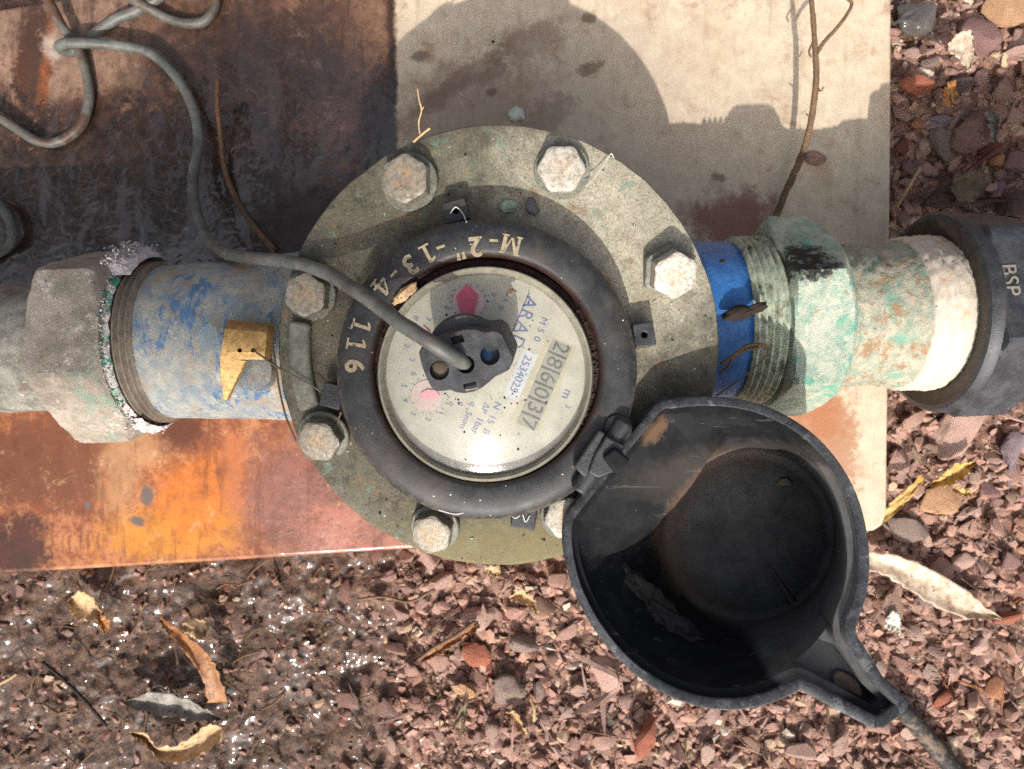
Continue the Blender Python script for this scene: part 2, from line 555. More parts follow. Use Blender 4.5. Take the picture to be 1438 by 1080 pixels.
def mat_bolt():
    m = M('zinc_bolt')
    o = m.obj()
    n = m.noise(230, 6, 0.7, w=m.ma('MULTIPLY', m.rnd(), 40), vec=o)
    f = m.noise(900, 5, 0.7, w=2)
    l = m.n('ShaderNodeVectorMath')
    l.operation = 'LENGTH'
    m.put(l.inputs[0], m.scale(1, 1, 0, vec=o))
    mid = m.mr(l.outputs['Value'], 0.0085, 0.001)
    c = m.mix(m.mr(n, 0.35, 0.65), C(146, 142, 132, .82), C(196, 190, 176, .88))
    c = m.mix(m.mr(m.ma('ADD', m.px(), m.ma('MULTIPLY', m.rnd(), .02)), .02, -.03, 0, .8), c, m.mix(1.0, c, C(166, 164, 156), 'MULTIPLY'))  # bolts towards the left painted darker to imitate soft shade
    rust = m.ma('MULTIPLY', m.mr(m.noise(320, 5, 0.7, w=m.ma('MULTIPLY', m.rnd(), 90), vec=o), 0.42, 0.62), m.ma('ADD', m.ma('MULTIPLY', mid, 0.75), 0.22))
    c = m.mix(m.ma('MULTIPLY', rust, .75), c, C(186, 142, 96, .75))
    c = m.mix(m.ma('MULTIPLY', m.mr(m.noise(160, 6, 0.75, w=m.ma('MULTIPLY', m.rnd(), 70), vec=o), 0.56, 0.66), .8), c, C(112, 84, 62, .7))
    c = m.mix(m.mr(f, 0.25, 0.5, 0.5, 0.0), c, C(100, 88, 74, .7))
    c = m.mix(m.ma('MULTIPLY', m.mr(m.noise(240, 4, .6, w=m.ma('MULTIPLY', m.rnd(), 20), vec=o), 0.62, 0.7), .7), c, C(176, 190, 190, .85))
    return m.done(c, 0.5, 0.25, m.bump(m.ma('ADD', f, n), 0.35, 0.0005), 0.45)

def mat_black(name, base=(30, 31, 34), dust=0.5, rough=0.5):
    m = M(name)
    n = m.noise(60, 6, 0.7, w=1)
    f = m.noise(900, 4, 0.7, w=2)
    c = m.mix(m.mr(n, 0.4, 0.7), C(*base), C(base[0] * 1.7, base[1] * 1.66, base[2] * 1.62))
    c = m.mix(m.ma('MULTIPLY', m.mr(f, 0.52, 0.72), dust), c, C(126, 122, 116, .8))
    c = m.mix(m.ma('MULTIPLY', m.mr(m.noise(28, 5, 0.6, w=4), 0.5, 0.72), dust * 0.7), c, C(96, 82, 70, .7))
    c = m.mix(m.ma('MULTIPLY', m.mr(m.noise(380, 4, 0.65, w=9), 0.68, 0.73), dust), c, C(190, 186, 178, .9))
    return m.done(c, m.mr(n, 0.3, 0.7, rough - 0.1, rough + 0.15), 0.0, m.bump(m.ma('ADD', m.ma('MULTIPLY', n, 2.0), f), 0.25, 0.0006), 0.5)

def mat_collar():
    m = M('black_collar')
    n = m.noise(50, 6, 0.7, w=1)
    f = m.noise(1000, 4, 0.7, w=2)
    l = m.n('ShaderNodeVectorMath')
    l.operation = 'DISTANCE'
    m.put(l.inputs[0], m.scale(1, 1, 0))
    c0 = P(683, 518, 0.270)
    l.inputs[1].default_value = (c0.x, c0.y, 0)
    c = m.mix(m.mr(n, 0.4, 0.7), C(26, 27, 29), C(48, 48, 49))
    c = m.mix(m.ma('MULTIPLY', m.mr(f, 0.52, 0.72), .4), c, C(120, 115, 106, .75))
    c = m.mix(m.ma('MULTIPLY', m.mr(m.noise(22, 5, 0.65, w=4), 0.48, 0.7), .55), c, C(88, 76, 66, .7))
    inner = m.ma('MULTIPLY', m.mr(l.outputs['Value'], 0.0465, 0.0425), m.mr(m.noise(120, 6, 0.7, w=7), 0.3, 0.55))
    c = m.mix(inner, c, C(56, 32, 22, .8))
    c = m.mix(m.ma('MULTIPLY', m.mr(m.noise(300, 4, 0.65, w=9), 0.67, 0.72), .8), c, C(190, 184, 172, .9))
    outer = m.ma('MULTIPLY', m.mr(l.outputs['Value'], 0.055, 0.0585), m.mr(m.noise(140, 6, 0.7, w=5), 0.42, 0.62))
    c = m.mix(m.ma('MULTIPLY', outer, .7), c, C(116, 110, 98, .8))
    return m.done(c, m.mr(n, 0.3, 0.7, 0.42, 0.62), 0.0, m.bump(m.ma('ADD', n, f), 0.25, 0.0006), 0.5)

def mat_lid():
    m = M('black_lid')
    n = m.noise(40, 6, 0.7, w=1)
    f = m.noise(900, 4, 0.7, w=2)
    w = m.warp(50, 0.012, 5)
    c = m.mix(m.mr(n, 0.4, 0.7), C(24, 25, 27), C(37, 38, 40))
    c = m.mix(m.ma('MULTIPLY', m.mr(f, 0.58, 0.75), .15), c, C(96, 92, 88, .6))
    # sunlit crescent painted on the upper inside wall, brown dirt crescent at the floor's left edge
    floor = m.spot(1052, 752, 122, 122, 0, .06, d=0.310, ragged=0)
    dust = m.mr(m.noise(36, 7, .72, w=21), .3, .7, .45, .95)
    c = m.mix(m.ma('MULTIPLY', floor, dust), c, C(112, 112, 110, .85))  # floor dust, its colour lifted to brighten the shaded floor
    c = m.mix(m.ma('MULTIPLY', m.spot(1015, 652, 140, 30, 8, .7, d=0.300, vec=w, ragged=.4), .35), c, C(104, 96, 88, .75))
    cres = m.ma('MULTIPLY', m.spot(1030, 745, 118, 112, 0, .12, d=0.31, ragged=.15), m.ma('SUBTRACT', 1.0, m.spot(1062, 752, 104, 108, 0, .18, d=0.31, ragged=.2)))
    c = m.mix(m.ma('MULTIPLY', cres, .5), c, C(120, 96, 80, .8))
    scr = m.mr(m.noise(60, 3, .6, .8, w=25, vec=m.scale(.25, 3.0, 1, None, .9)), .63, .67)
    c = m.mix(m.ma('MULTIPLY', scr, .35), c, C(110, 106, 102, .8))
    c = m.mix(m.ma('MULTIPLY', m.spot(928, 606, 22, 14, 38, .5, d=0.270, vec=m.warp(220, 0.006, 5)), .7), c, C(126, 98, 74, .7))
    c = m.mix(m.ma('MULTIPLY', m.mr(m.noise(420, 4, 0.65, w=9), 0.69, 0.73), .8), c, C(170, 168, 162, .9))
    return m.done(c, m.mr(n, 0.3, 0.7, 0.6, 0.75), 0.0, m.bump(m.ma('ADD', m.ma('MULTIPLY', n, 1.5), f), 0.2, 0.0005), 0.1)

def mat_rim():
    m = M('scuffed_rim')
    f = m.noise(800, 5, 0.75, w=2)
    n = m.noise(120, 5, 0.7, w=1)
    c = m.mix(m.mr(n, 0.35, 0.65), C(36, 37, 40), C(66, 68, 71))
    c = m.mix(m.ma('MULTIPLY', m.mr(f, 0.54, 0.68), .4), c, C(150, 152, 152, .8))
    c = m.mix(m.mr(m.noise(60, 8, .78, w=5), .53, .60), c, C(108, 110, 112, .8))
    return m.done(c, 0.55, 0.0, m.bump(f, 0.4, 0.0005), 0.5)

def mat_body():
    """old blue paint: whole and bright on the right of the flange, chalky and flaking on the left"""
    m = M('flaking_blue_paint')
    sep = m.n('ShaderNodeSeparateXYZ')
    m.put(sep.inputs[0], m.pos)
    n = m.noise(70, 6, 0.7, w=1, vec=m.scale(1, 0.6, 1))
    f = m.noise(500, 5, 0.7, w=2)
    blue = m.mix(m.mr(n, 0.3, 0.7), C(38, 98, 168, .72), C(62, 124, 188, .8))
    blue = m.mix(m.ma('MULTIPLY', m.mr(m.noise(210, 5, 0.7, w=6), 0.62, 0.7), .7), blue, C(90, 84, 84, .7))
    chalk = m.mix(m.mr(m.noise(55, 6, 0.7, w=3), 0.4, 0.62), C(126, 136, 142, .8), C(162, 160, 148, .82))
    chalk = m.mix(m.mr(m.noise(48, 5, 0.65, w=5), 0.50, 0.66), chalk, C(160, 142, 120, .8))
    chalk = m.mix(m.mr(m.noise(42, 8, 0.75, 0.5, w=7, vec=m.scale(1.2, 0.6, 1)), 0.54, 0.60), chalk, C(82, 118, 156, .76))
    chalk = m.mix(m.mr(m.noise(30, 7, .72, w=17), .55, .66), chalk, C(186, 178, 162, .85))
    chalk = m.mix(m.ma('MULTIPLY', m.mr(m.noise(40, 6, 0.7, w=8), 0.56, 0.68), .8), chalk, C(104, 98, 92, .7))
    chalk = m.mix(m.ma('MULTIPLY', m.mr(m.noise(260, 4, 0.7, w=12), 0.63, 0.69), .8), chalk, C(206, 204, 196, .9))
    side = m.mr(sep.outputs[0], -0.02, 0.02)
    c = m.mix(side, chalk, blue)
    c = m.mix(m.mr(f, 0.28, 0.45, 0.4, 0.0), c, C(70, 66, 60, .6))
    rough = m.mr(side, 0, 1, 0.7, 0.42)
    return m.done(c, rough, 0.0, m.bump(m.ma('ADD', m.mr(n, .45, .6), m.ma('MULTIPLY', f, 0.5)), 0.35, 0.0007), 0.4)

def mat_thread():
    m = M('thread_brass')
    n = m.noise(120, 6, 0.7)
    c = m.mix(m.mr(n, 0.35, 0.65), C(134, 142, 124, .85), C(184, 192, 170, .88))
    c = m.mix(m.mr(m.noise(60, 5, 0.7, w=3), 0.5, 0.68), c, C(96, 78, 62, .7))
    c = m.mix(m.ma('MULTIPLY', m.mr(m.noise(200, 5, 0.7, w=5), 0.58, 0.68), .7), c, C(176, 190, 166, .85))
    return m.done(c, 0.6, 0.1, m.bump(n, 0.2, 0.0004), 0.4)

def mat_galv():
    m = M('weathered_pipe')
    n = m.noise(60, 6, 0.7, w=1)
    f = m.noise(420, 5, 0.7, w=2)
    c = m.mix(m.mr(n, 0.35, 0.65), C(106, 106, 98, .75), C(150, 146, 134, .8))
    c = m.mix(m.mr(m.noise(45, 6, 0.7, w=4), 0.52, 0.66), c, C(112, 94, 78, .7))
    c = m.mix(m.ma('MULTIPLY', m.mr(m.noise(230, 5, 0.7, w=6), 0.6, 0.66), .85), c, C(206, 202, 190, .9))
    c = m.mix(m.mr(f, 0.3, 0.5, 0.45, 0.0), c, C(76, 74, 68, .6))
    return m.done(c, 0.7, 0.0, m.bump(m.ma('ADD', n, f), 0.4, 0.0008), 0.35)

def mat_nut_left():
    m = M('limescaled_nut')
    n = m.noise(55, 6, 0.7, w=1)
    f = m.noise(420, 5, 0.75, w=2)
    c = m.mix(m.mr(n, 0.35, 0.65), C(136, 126, 112, .78), C(170, 158, 144, .82))
    c = m.mix(m.ma('MULTIPLY', m.mr(m.noise(80, 6, 0.7, w=4), 0.55, 0.68), .7), c, C(160, 124, 104, .75))
    c = m.mix(m.ma('MULTIPLY', m.mr(m.noise(170, 6, 0.75, w=6), 0.58, 0.68), .8), c, C(110, 96, 88, .7))
    c = m.mix(m.ma('MULTIPLY', m.mr(m.noise(36, 8, 0.78, w=14), 0.56, 0.64), .75), c, C(204, 196, 186, .85))
    edge = m.ma('MULTIPLY', m.spot(140, 560, 26, 80, -20, .6, d=D_PIPE - .03), .55)
    c = m.mix(m.ma('MULTIPLY', edge, m.mr(m.noise(50, 7, .75, w=16), .48, .58)), c, C(120, 158, 138, .8))
    c = m.mix(m.ma('MULTIPLY', m.mr(m.noise(300, 4, 0.7, w=8), 0.64, 0.7), .9), c, C(214, 208, 200, .9))
    c = m.mix(m.mr(f, 0.3, 0.48, 0.4, 0.0), c, C(92, 80, 74, .65))
    return m.done(c, 0.75, 0.0, m.bump(m.ma('ADD', n, f), 0.55, 0.001), 0.3)

def mat_crust():
    m = M('white_green_crust')
    n = m.noise(110, 6, 0.7, w=1)
    c = m.mix(m.mr(n, 0.35, 0.65), C(168, 160, 150, .85), C(220, 216, 210, .9))
    c = m.mix(m.mr(m.noise(75, 5, 0.65, w=5), 0.53, 0.61), c, C(74, 158, 130, .75))
    c = m.mix(m.ma('MULTIPLY', m.mr(m.noise(120, 5, 0.7, w=9), 0.56, 0.64), .9), c, C(80, 72, 62, .65))
    return m.done(c, 0.85, 0.0, m.bump(m.noise(700, 5, 0.7), 0.6, 0.001), 0.3)

def mat_verdigris(name, pale):
    m = M(name)
    w = m.warp(60, 0.012, 6)
    n = m.noise(60, 7, 0.72, w=1)
    f = m.noise(420, 5, 0.75, w=2)
    if pale:
        a, b = C(148, 160, 142, .72), C(196, 188, 166, .72)
        brown = 0.50
    else:
        a, b = C(150, 170, 152, .74), C(196, 198, 178, .78)
        brown = 0.60
    c = m.mix(m.mr(n, 0.36, 0.64), a, b)
    c = m.mix(m.ma('MULTIPLY', m.mr(m.noise(44, 7, 0.75, w=4), 0.53, 0.63), .85), c, C(104, 170, 148, .78))
    c = m.mix(m.ma('MULTIPLY', m.mr(m.noise(75, 6, 0.72, w=6), 0.58, 0.66), .8), c, C(112, 158, 178, .85) if not pale else C(196, 156, 116, .85))
    c = m.mix(m.ma('MULTIPLY', m.mr(m.noise(70, 7, 0.72, w=8), brown, brown + .1), .8), c, C(160, 118, 84, .75))
    c = m.mix(m.ma('MULTIPLY', m.mr(m.noise(130, 6, 0.75, w=10), 0.60, 0.68), .85), c, C(74, 68, 62, .6))
    if not pale:
        bl = m.ma('MAXIMUM', m.spot(1128, 366, 36, 32, -10, .4, d=0.305, vec=w), m.ma('MULTIPLY', m.spot(1106, 450, 12, 26, 0, .5, d=0.296, vec=w), .9))
        c = m.mix(m.ma('MULTIPLY', bl, m.mr(m.noise(130, 6, .7, w=15), .3, .5)), c, C(44, 42, 40, .6))
    c = m.mix(m.mr(f, 0.28, 0.46, 0.45, 0.0), c, C(96, 100, 90, .7))
    return m.done(c, 0.8, 0.0, m.bump(m.ma('ADD', m.ma('MULTIPLY', n, 1.5), f), 0.6, 0.0011), 0.3)

def mat_tape():
    m = M('thread_tape')
    n = m.noise(80, 6, 0.7, w=1, vec=m.scale(2.5, 1, 1))
    c = m.mix(m.mr(n, 0.35, 0.65), C(206, 192, 172, .74), C(222, 210, 192, .74))
    c = m.mix(m.ma('MULTIPLY', m.mr(m.noise(60, 6, 0.7, w=4), 0.54, 0.66), .7), c, C(206, 164, 128, .85))
    c = m.mix(m.ma('MULTIPLY', m.mr(m.noise(90, 5, 0.7, w=6), 0.62, 0.68), .8), c, C(140, 200, 196, .9))
    return m.done(c, 0.75, 0.0, m.bump(n, 0.6, 0.001), 0.3)

def mat_stone():
    m = M('red_stone')
    o = m.obj()
    r = m.rnd()
    n = m.noise(160, 6, 0.7, w=m.ma('MULTIPLY', r, 50), vec=o)
    f = m.noise(900, 5, 0.7, w=2, vec=o)
    base = m.ramp(r, [(0.0, C(156, 110, 98, .9)), (0.14, C(200, 150, 132, .95)), (0.28, C(172, 136, 130, .92)), (0.42, C(208, 158, 136, .95)),
                      (0.52, C(140, 92, 78, .85)), (0.62, C(206, 174, 158, .97)), (0.74, C(178, 124, 104, .9)), (0.84, C(212, 174, 144, .95)), (0.92, C(130, 108, 106, .85)), (1.0, C(206, 148, 118, .95))])
    dark = m.mix(1.0, base, C(150, 132, 124), 'MULTIPLY')
    c = m.mix(m.mr(n, 0.35, 0.65), dark, base)
    c = m.mix(m.ma('MULTIPLY', m.mr(m.noise(210, 6, .7, w=m.ma('MULTIPLY', r, 80), vec=o), .56, .68), .5), c, C(218, 186, 166, .9))
    c = m.mix(m.mr(m.noise(420, 6, .75, w=33, vec=o), .56, .62, 0, .6), c, C(104, 70, 60, .75))
    c = m.mix(m.mr(m.noise(40, 5, .7, w=14), .35, .65, .1, .45), c, C(178, 154, 142, .86))
    c = m.mix(m.mr(f, 0.3, 0.5, 0.45, 0.0), c, C(66, 46, 42, .6))
    sep = m.n('ShaderNodeSeparateXYZ')
    m.put(sep.inputs[0], m.pos)
    wet = m.ma('MULTIPLY', m.mr(sep.outputs[0], P(640, 0, D_GR).x, P(430, 0, D_GR).x), 0.9)
    c = m.mix(wet, c, m.mix(1.0, c, C(170, 150, 140), 'MULTIPLY'))
    return m.done(c, m.mr(wet, 0, 1, 0.72, 0.24), 0.0, m.bump(m.ma('ADD', n, f), 0.6, 0.0009), 0.4)

def mat_chips():
    m = M('gravel_chips')
    a = m.attr('tint')
    f = m.noise(700, 5, 0.7, w=2)
    c = m.ramp(a, [(0.0, C(120, 80, 68, .85)), (0.15, C(196, 144, 124, .95)), (0.28, C(150, 108, 98, .88)), (0.42, C(206, 152, 126, .95)), (0.55, C(178, 142, 130, .92)), (0.68, C(128, 84, 70, .85)),
                       (0.78, C(214, 172, 152, .97)), (0.88, C(170, 116, 92, .9)), (0.965, C(218, 190, 150, .95)), (1.0, C(230, 222, 208, .95))])
    c = m.mix(m.mr(m.noise(40, 5, .7, w=14), .35, .65, .12, .5), c, C(176, 152, 138, .85))
    c = m.mix(m.mr(f, 0.3, 0.65, 0.5, 0.0), c, C(58, 42, 38, .6))
    sep = m.n('ShaderNodeSeparateXYZ')
    m.put(sep.inputs[0], m.pos)
    wet = m.ma('MULTIPLY', m.mr(sep.outputs[0], P(660, 0, D_GR).x, P(420, 0, D_GR).x), m.mr(sep.outputs[1], P(0, 700, D_GR).y, P(0, 780, D_GR).y))
    c = m.mix(wet, c, m.mix(1.0, c, C(204, 190, 182), 'MULTIPLY'))
    return m.done(c, m.mr(wet, 0, 1, 0.75, 0.45), 0.0, m.bump(f, 0.6, 0.0009), 0.4, m.ma('MULTIPLY', wet, .35), .12, m.wetfilm(110, .0008))

def mat_soil():
    m = M('red_soil')
    n = m.noise(90, 7, 0.7, w=1)
    f = m.noise(420, 6, 0.75, w=2)
    sep = m.n('ShaderNodeSeparateXYZ')
    m.put(sep.inputs[0], m.warp(18, 0.05, 5))
    wet = m.ma('MULTIPLY', m.mr(sep.outputs[0], P(640, 0, D_GR).x, P(440, 0, D_GR).x), m.mr(sep.outputs[1], P(0, 700, D_GR).y, P(0, 780, D_GR).y))
    wet = m.ma('MAXIMUM', wet, m.ma('MULTIPLY', m.spot(1270, 30, 40, 40, 0, .5, d=D_GR), 1.0))
    dry = m.mix(m.mr(n, 0.35, 0.65), C(112, 82, 70, .8), C(172, 136, 118, .86))
    mud = m.mix(m.mr(n, 0.35, 0.65), C(50, 34, 25, .65), C(124, 92, 70, .74))
    mud = m.mix(m.ma('MULTIPLY', m.mr(m.noise(35, 6, .7, w=7), .54, .66), .8), mud, C(116, 92, 80, .7))
    c = m.mix(wet, dry, mud)
    c = m.mix(m.mr(f, 0.3, 0.6, 0.5, 0.0), c, C(46, 32, 28, .6))
    rough = m.mr(wet, 0, 1, 0.9, 0.5)
    h = m.ma('ADD', m.ma('MULTIPLY', f, 0.7), m.ma('MULTIPLY', m.noise(240, 4, .6, w=5), 1.2))
    return m.done(c, rough, 0.0, m.bump(h, .8, 0.0011), .3, m.ma('MULTIPLY', wet, m.mr(m.noise(20, 4, .6, w=31), .44, .58, .0, .8)), .11, m.wetfilm(46, .0026))

def mat_leaf(name, a, b, spots=C(70, 46, 32, .6), rough=0.6):
    m = M(name)
    o = m.obj()
    n = m.noise(70, 6, 0.7, w=m.ma('MULTIPLY', m.rnd(), 30), vec=o)
    f = m.noise(500, 5, 0.7, w=2, vec=o)
    c = m.mix(m.mr(n, 0.35, 0.65), a, b)
    c = m.mix(m.ma('MULTIPLY', m.mr(m.noise(130, 7, 0.78, w=5, vec=o), 0.54, 0.62), .8), c, spots)
    c = m.mix(m.ma('MULTIPLY', m.mr(m.noise(60, 6, 0.7, w=8, vec=o), 0.5, 0.64), .6), c, m.mix(1.0, c, C(180, 160, 140), 'MULTIPLY'))
    c = m.mix(m.mr(f, 0.3, 0.5, 0.4, 0.0), c, spots)
    return m.done(c, rough, 0.0, m.bump(m.ma('ADD', n, f), 0.4, 0.0008), 0.35)

def mat_cable(name, a, b, rust=0.5):
    m = M(name)
    n = m.noise(40, 6, 0.7, w=1)
    f = m.noise(600, 5, 0.7, w=2)
    c = m.mix(m.mr(n, 0.4, 0.65), a, b)
    c = m.mix(m.ma('MULTIPLY', m.mr(m.noise(28, 6, .7, w=6), .5, .62), rust), c, C(92, 62, 44, .65))
    c = m.mix(m.ma('MULTIPLY', m.mr(m.noise(330, 4, .7, w=9), .62, .7), .6), c, C(70, 62, 54, .6))
    return m.done(c, 0.5, 0.0, m.bump(f, 0.2, 0.0005), 0.4)

def mat_glass():
    m = M('scratched_dome')
    tr = m.n('ShaderNodeBsdfTransparent')
    tr.inputs[0].default_value = (0.96, 0.965, 0.965, 1)
    gl = m.n('ShaderNodeBsdfGlossy')
    gl.inputs['Roughness'].default_value = 0.11
    f = m.noise(500, 5, .7)
    m.put(gl.inputs['Normal'], m.bump(f, 0.12, 0.0004))
    lw = m.n('ShaderNodeLayerWeight')
    lw.inputs['Blend'].default_value = .5
    fres = m.ma('ADD', m.ma('MULTIPLY', m.ma('POWER', lw.outputs['Facing'], 5.0), .9), .04)
    mx = m.n('ShaderNodeMixShader')
    m.put(mx.inputs[0], fres)
    m.put(mx.inputs[1], tr.outputs[0])
    m.put(mx.inputs[2], gl.outputs[0])
    df = m.n('ShaderNodeBsdfDiffuse')
    m.put(df.inputs[0], C(226, 222, 210, .8))
    mx2 = m.n('ShaderNodeMixShader')
    m.put(mx2.inputs[0], m.mr(m.noise(60, 6, .7, w=4),   .35, .75, .05, .17))
    m.put(mx2.inputs[1], mx.outputs[0])
    m.put(mx2.inputs[2], df.outputs[0])
    m.nt.links.new(mx2.outputs[0], m.out.inputs[0])
    return m.m

def mat_dial():
    m = M('dial_face')
    n = m.noise(40, 5, .65)
    c = m.mix(m.mr(n, .35, .7), C(198, 192, 172, .60), C(214, 208, 190, .64))
    c = m.mix(m.mr(m.noise(300, 5, .75, w=4), .64, .74, 0, .6), c, C(150, 120, 84, .8))
    return m.done(c, .6, 0, None, .3)

MAT = dict(
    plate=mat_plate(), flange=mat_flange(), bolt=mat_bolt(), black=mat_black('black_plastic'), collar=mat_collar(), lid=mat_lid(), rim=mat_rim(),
    body=mat_body(), thread=mat_thread(), galv=mat_galv(), nutl=mat_nut_left(), crust=mat_crust(),
    verd=mat_verdigris('verdigris_nut', False), tail=mat_verdigris('verdigris_tail', True), tape=mat_tape(),
    pvc=mat_black('black_fitting', (34, 36, 40), 0.45, 0.45), face=mat_black('fitting_face', (38, 32, 27), 0.35, 0.55),
    stone=mat_stone(), chips=mat_chips(), soil=mat_soil(), glass=mat_glass(), dial=mat_dial(),
    cable=mat_cable('grey_cable', C(82, 84, 80, .8), C(112, 113, 106, .84), .3), cable2=mat_cable('muddy_cable', C(84, 80, 72, .75), C(112, 108, 100, .8), .95),
    sensor=mat_black('sensor_plastic', (40, 41, 44), 0.3, 0.5),
    brass=plain('brass', C(196, 156, 96, .82), .4, .5, .4, 260, .3), wire=plain('steel_wire', C(120, 104, 84, .7), .5, .3),
    print=plain('blue_print', C(98, 116, 164, .62), .7, 0, .2), print2=plain('grey_print', C(84, 88, 84, .7), .7, 0, .3),
    gold=plain('stencil_paint', C(176, 158, 128, .8), .7, 0, .35, 500),
    red=plain('red_pointer', C(206, 48, 92, .9), .4, 0, .2), pink=plain('pink_pointer', C(224, 160, 168, .85), .5, 0, .1), pale=plain('pale_disc', C(222, 196, 184, .66), .5, 0, .05),
    rose=plain('rose_disc', C(214, 176, 178, .85), .5, 0, .1),
    white=plain('white_label', C(208, 210, 208, .66), .6, 0, .05), strip=plain('counter_strip', C(164, 162, 144, .62), .6, 0, .15), tan=plain('tan_strip', C(200, 190, 160, .64), .6, 0, .1),
    bezel=plain('bezel_rim', C(150, 145, 128, .8), .3, .15, .3, 120, .08), rustgap=plain('rust_gap', C(60, 36, 26, .8), .9, 0, .6, 240, .8),
    dark=plain('dark_hole', C(22, 22, 24), .8, 0, .2), blue=plain('blue_insert', C(60, 104, 150, .75), .35, 0, .15), clay=plain('clay', C(128, 112, 92, .75), .9, 0, .4, 500, .6),
    mud=plain('black_mud', C(66, 62, 60, .7), .95, 0, .55, 330, .9), clod=plain('dark_clod', C(52, 38, 30, .7), .9, 0, .5, 400, .9),
    twig=plain('dry_twig', C(126, 98, 70, .72), .8, 0, .45, 400, .5), stick=plain('wet_stick', C(122, 84, 52, .7), .5, 0, .5, 200, .3), straw=plain('straw', C(190, 162, 116, .8), .75, 0, .3, 300, .3),
    leaf_tan=mat_leaf('tan_leaf', C(196, 156, 110, .75), C(214, 182, 140, .8)), leaf_or=mat_leaf('orange_leaf', C(186, 124, 66, .7), C(196, 142, 88, .72)),
    leaf_brown=mat_leaf('brown_leaf', C(150, 98, 60, .7), C(184, 130, 84, .75), rough=.4), leaf_grey=mat_leaf('grey_leaf', C(122, 116, 108, .7), C(168, 160, 150, .75), rough=.3),
    leaf_yel=mat_leaf('yellow_leaf', C(206, 162, 84, .75), C(214, 186, 122, .78), C(160, 110, 56, .7)), leaf_pale=mat_leaf('pale_bark', C(190, 164, 138, .78), C(226, 206, 182, .85), C(130, 100, 76, .65)),
    leaf_dull=mat_leaf('dull_leaf', C(126, 108, 82, .7), C(150, 130, 100, .72)),
    chipw=plain('white_chip', C(206, 206, 192, .85), .8, 0, .15), web=plain('web', C(210, 208, 200, .85), .8, 0, .1), slate=plain('slate_chip', C(112, 108, 108, .75), .6, 0, .3), lichen=plain('lichen', C(168, 186, 160, .8), .9, 0, .4, 700, .5),
    film=None)
def mat_film():
    m = M('clear_film')
    tr = m.n('ShaderNodeBsdfTransparent')
    tr.inputs[0].default_value = (.9, .94, .95, 1)
    gl = m.n('ShaderNodeBsdfPrincipled')
    gl.inputs['Base Color'].default_value = C(150, 166, 172, .8)
    gl.inputs['Roughness'].default_value = .2
    mx = m.n('ShaderNodeMixShader')
    mx.inputs[0].default_value = .35
    m.put(mx.inputs[1], tr.outputs[0])
    m.put(mx.inputs[2], gl.outputs[0])
    m.nt.links.new(mx.outputs[0], m.out.inputs[0])
    return m.m
MAT['film'] = mat_film()
def mat_hose():
    m = M('muddy_hose')
    c = m.mix(m.mr(m.noise(60, 7, .75), .5, .56), C(34, 33, 33), C(116, 98, 82, .7))
    return m.done(c, .7, 0, m.bump(m.noise(300, 5, .7), .5, .001), .4)
MAT['hose'] = mat_hose()

# ================================================================== GROUND
def gh(x, y):
    """height of the soil"""
    v = Vector((x, y, 0))
    z = CAMZ - D_GR
    z += 0.0045 * mnoise.noise(v * 22) + 0.0032 * mnoise.noise(v * 60 + Vector((3, 1, 0))) + 0.0020 * mnoise.noise(v * 170) + 0.0010 * mnoise.noise(v * 380)
    return z

def grid(xs, ys):
    nx, ny = len(xs), len(ys)
    v = [(x, y, gh(x, y)) for y in ys for x in xs]
    f = [(j * nx + i, j * nx + i + 1, (j + 1) * nx + i + 1, (j + 1) * nx + i) for j in range(ny - 1) for i in range(nx - 1)]
    return v, f
def spread(a, b, step, far):
    mid = list(np.arange(a, b, step))
    out = []
    q, s = a, step
    while q > -far:
        s *= 1.35
        q -= s
        out.insert(0, q)
    hi = []
    q, s = mid[-1], step
    while q < far:
        s *= 1.35
        q += s
        hi.append(q)
    return out + mid + hi
v, f = grid(spread(-0.33, 0.33, 0.0016, 40), spread(-0.25, 0.25, 0.0016, 40))
ground = ob('ground', v, f, MAT['soil'], sharp=None)
ground['kind'] = 'structure'

# outline of the sheet under the meter, measured on the photograph
PLATE = [(-60, 4), (0, 12), (84, -2), (300, -40), (1253, -60), (1252, 200), (1248, 560), (1246, 722), (1240, 738), (1228, 746), (580, 771), (300, 789), (0, 806), (-60, 809)]
PLW = [P(x, y, D_PLATE) for x, y in PLATE]
def in_plate(x, y, grow=0.0):
    n = len(PLW)
    inside = False
    for i in range(n):
        a, b = PLW[i], PLW[(i + 1) % n]
        if (a.y > y) != (b.y > y) and x < (b.x - a.x) * (y - a.y) / (b.y - a.y) + a.x:
            inside = not inside
    return inside

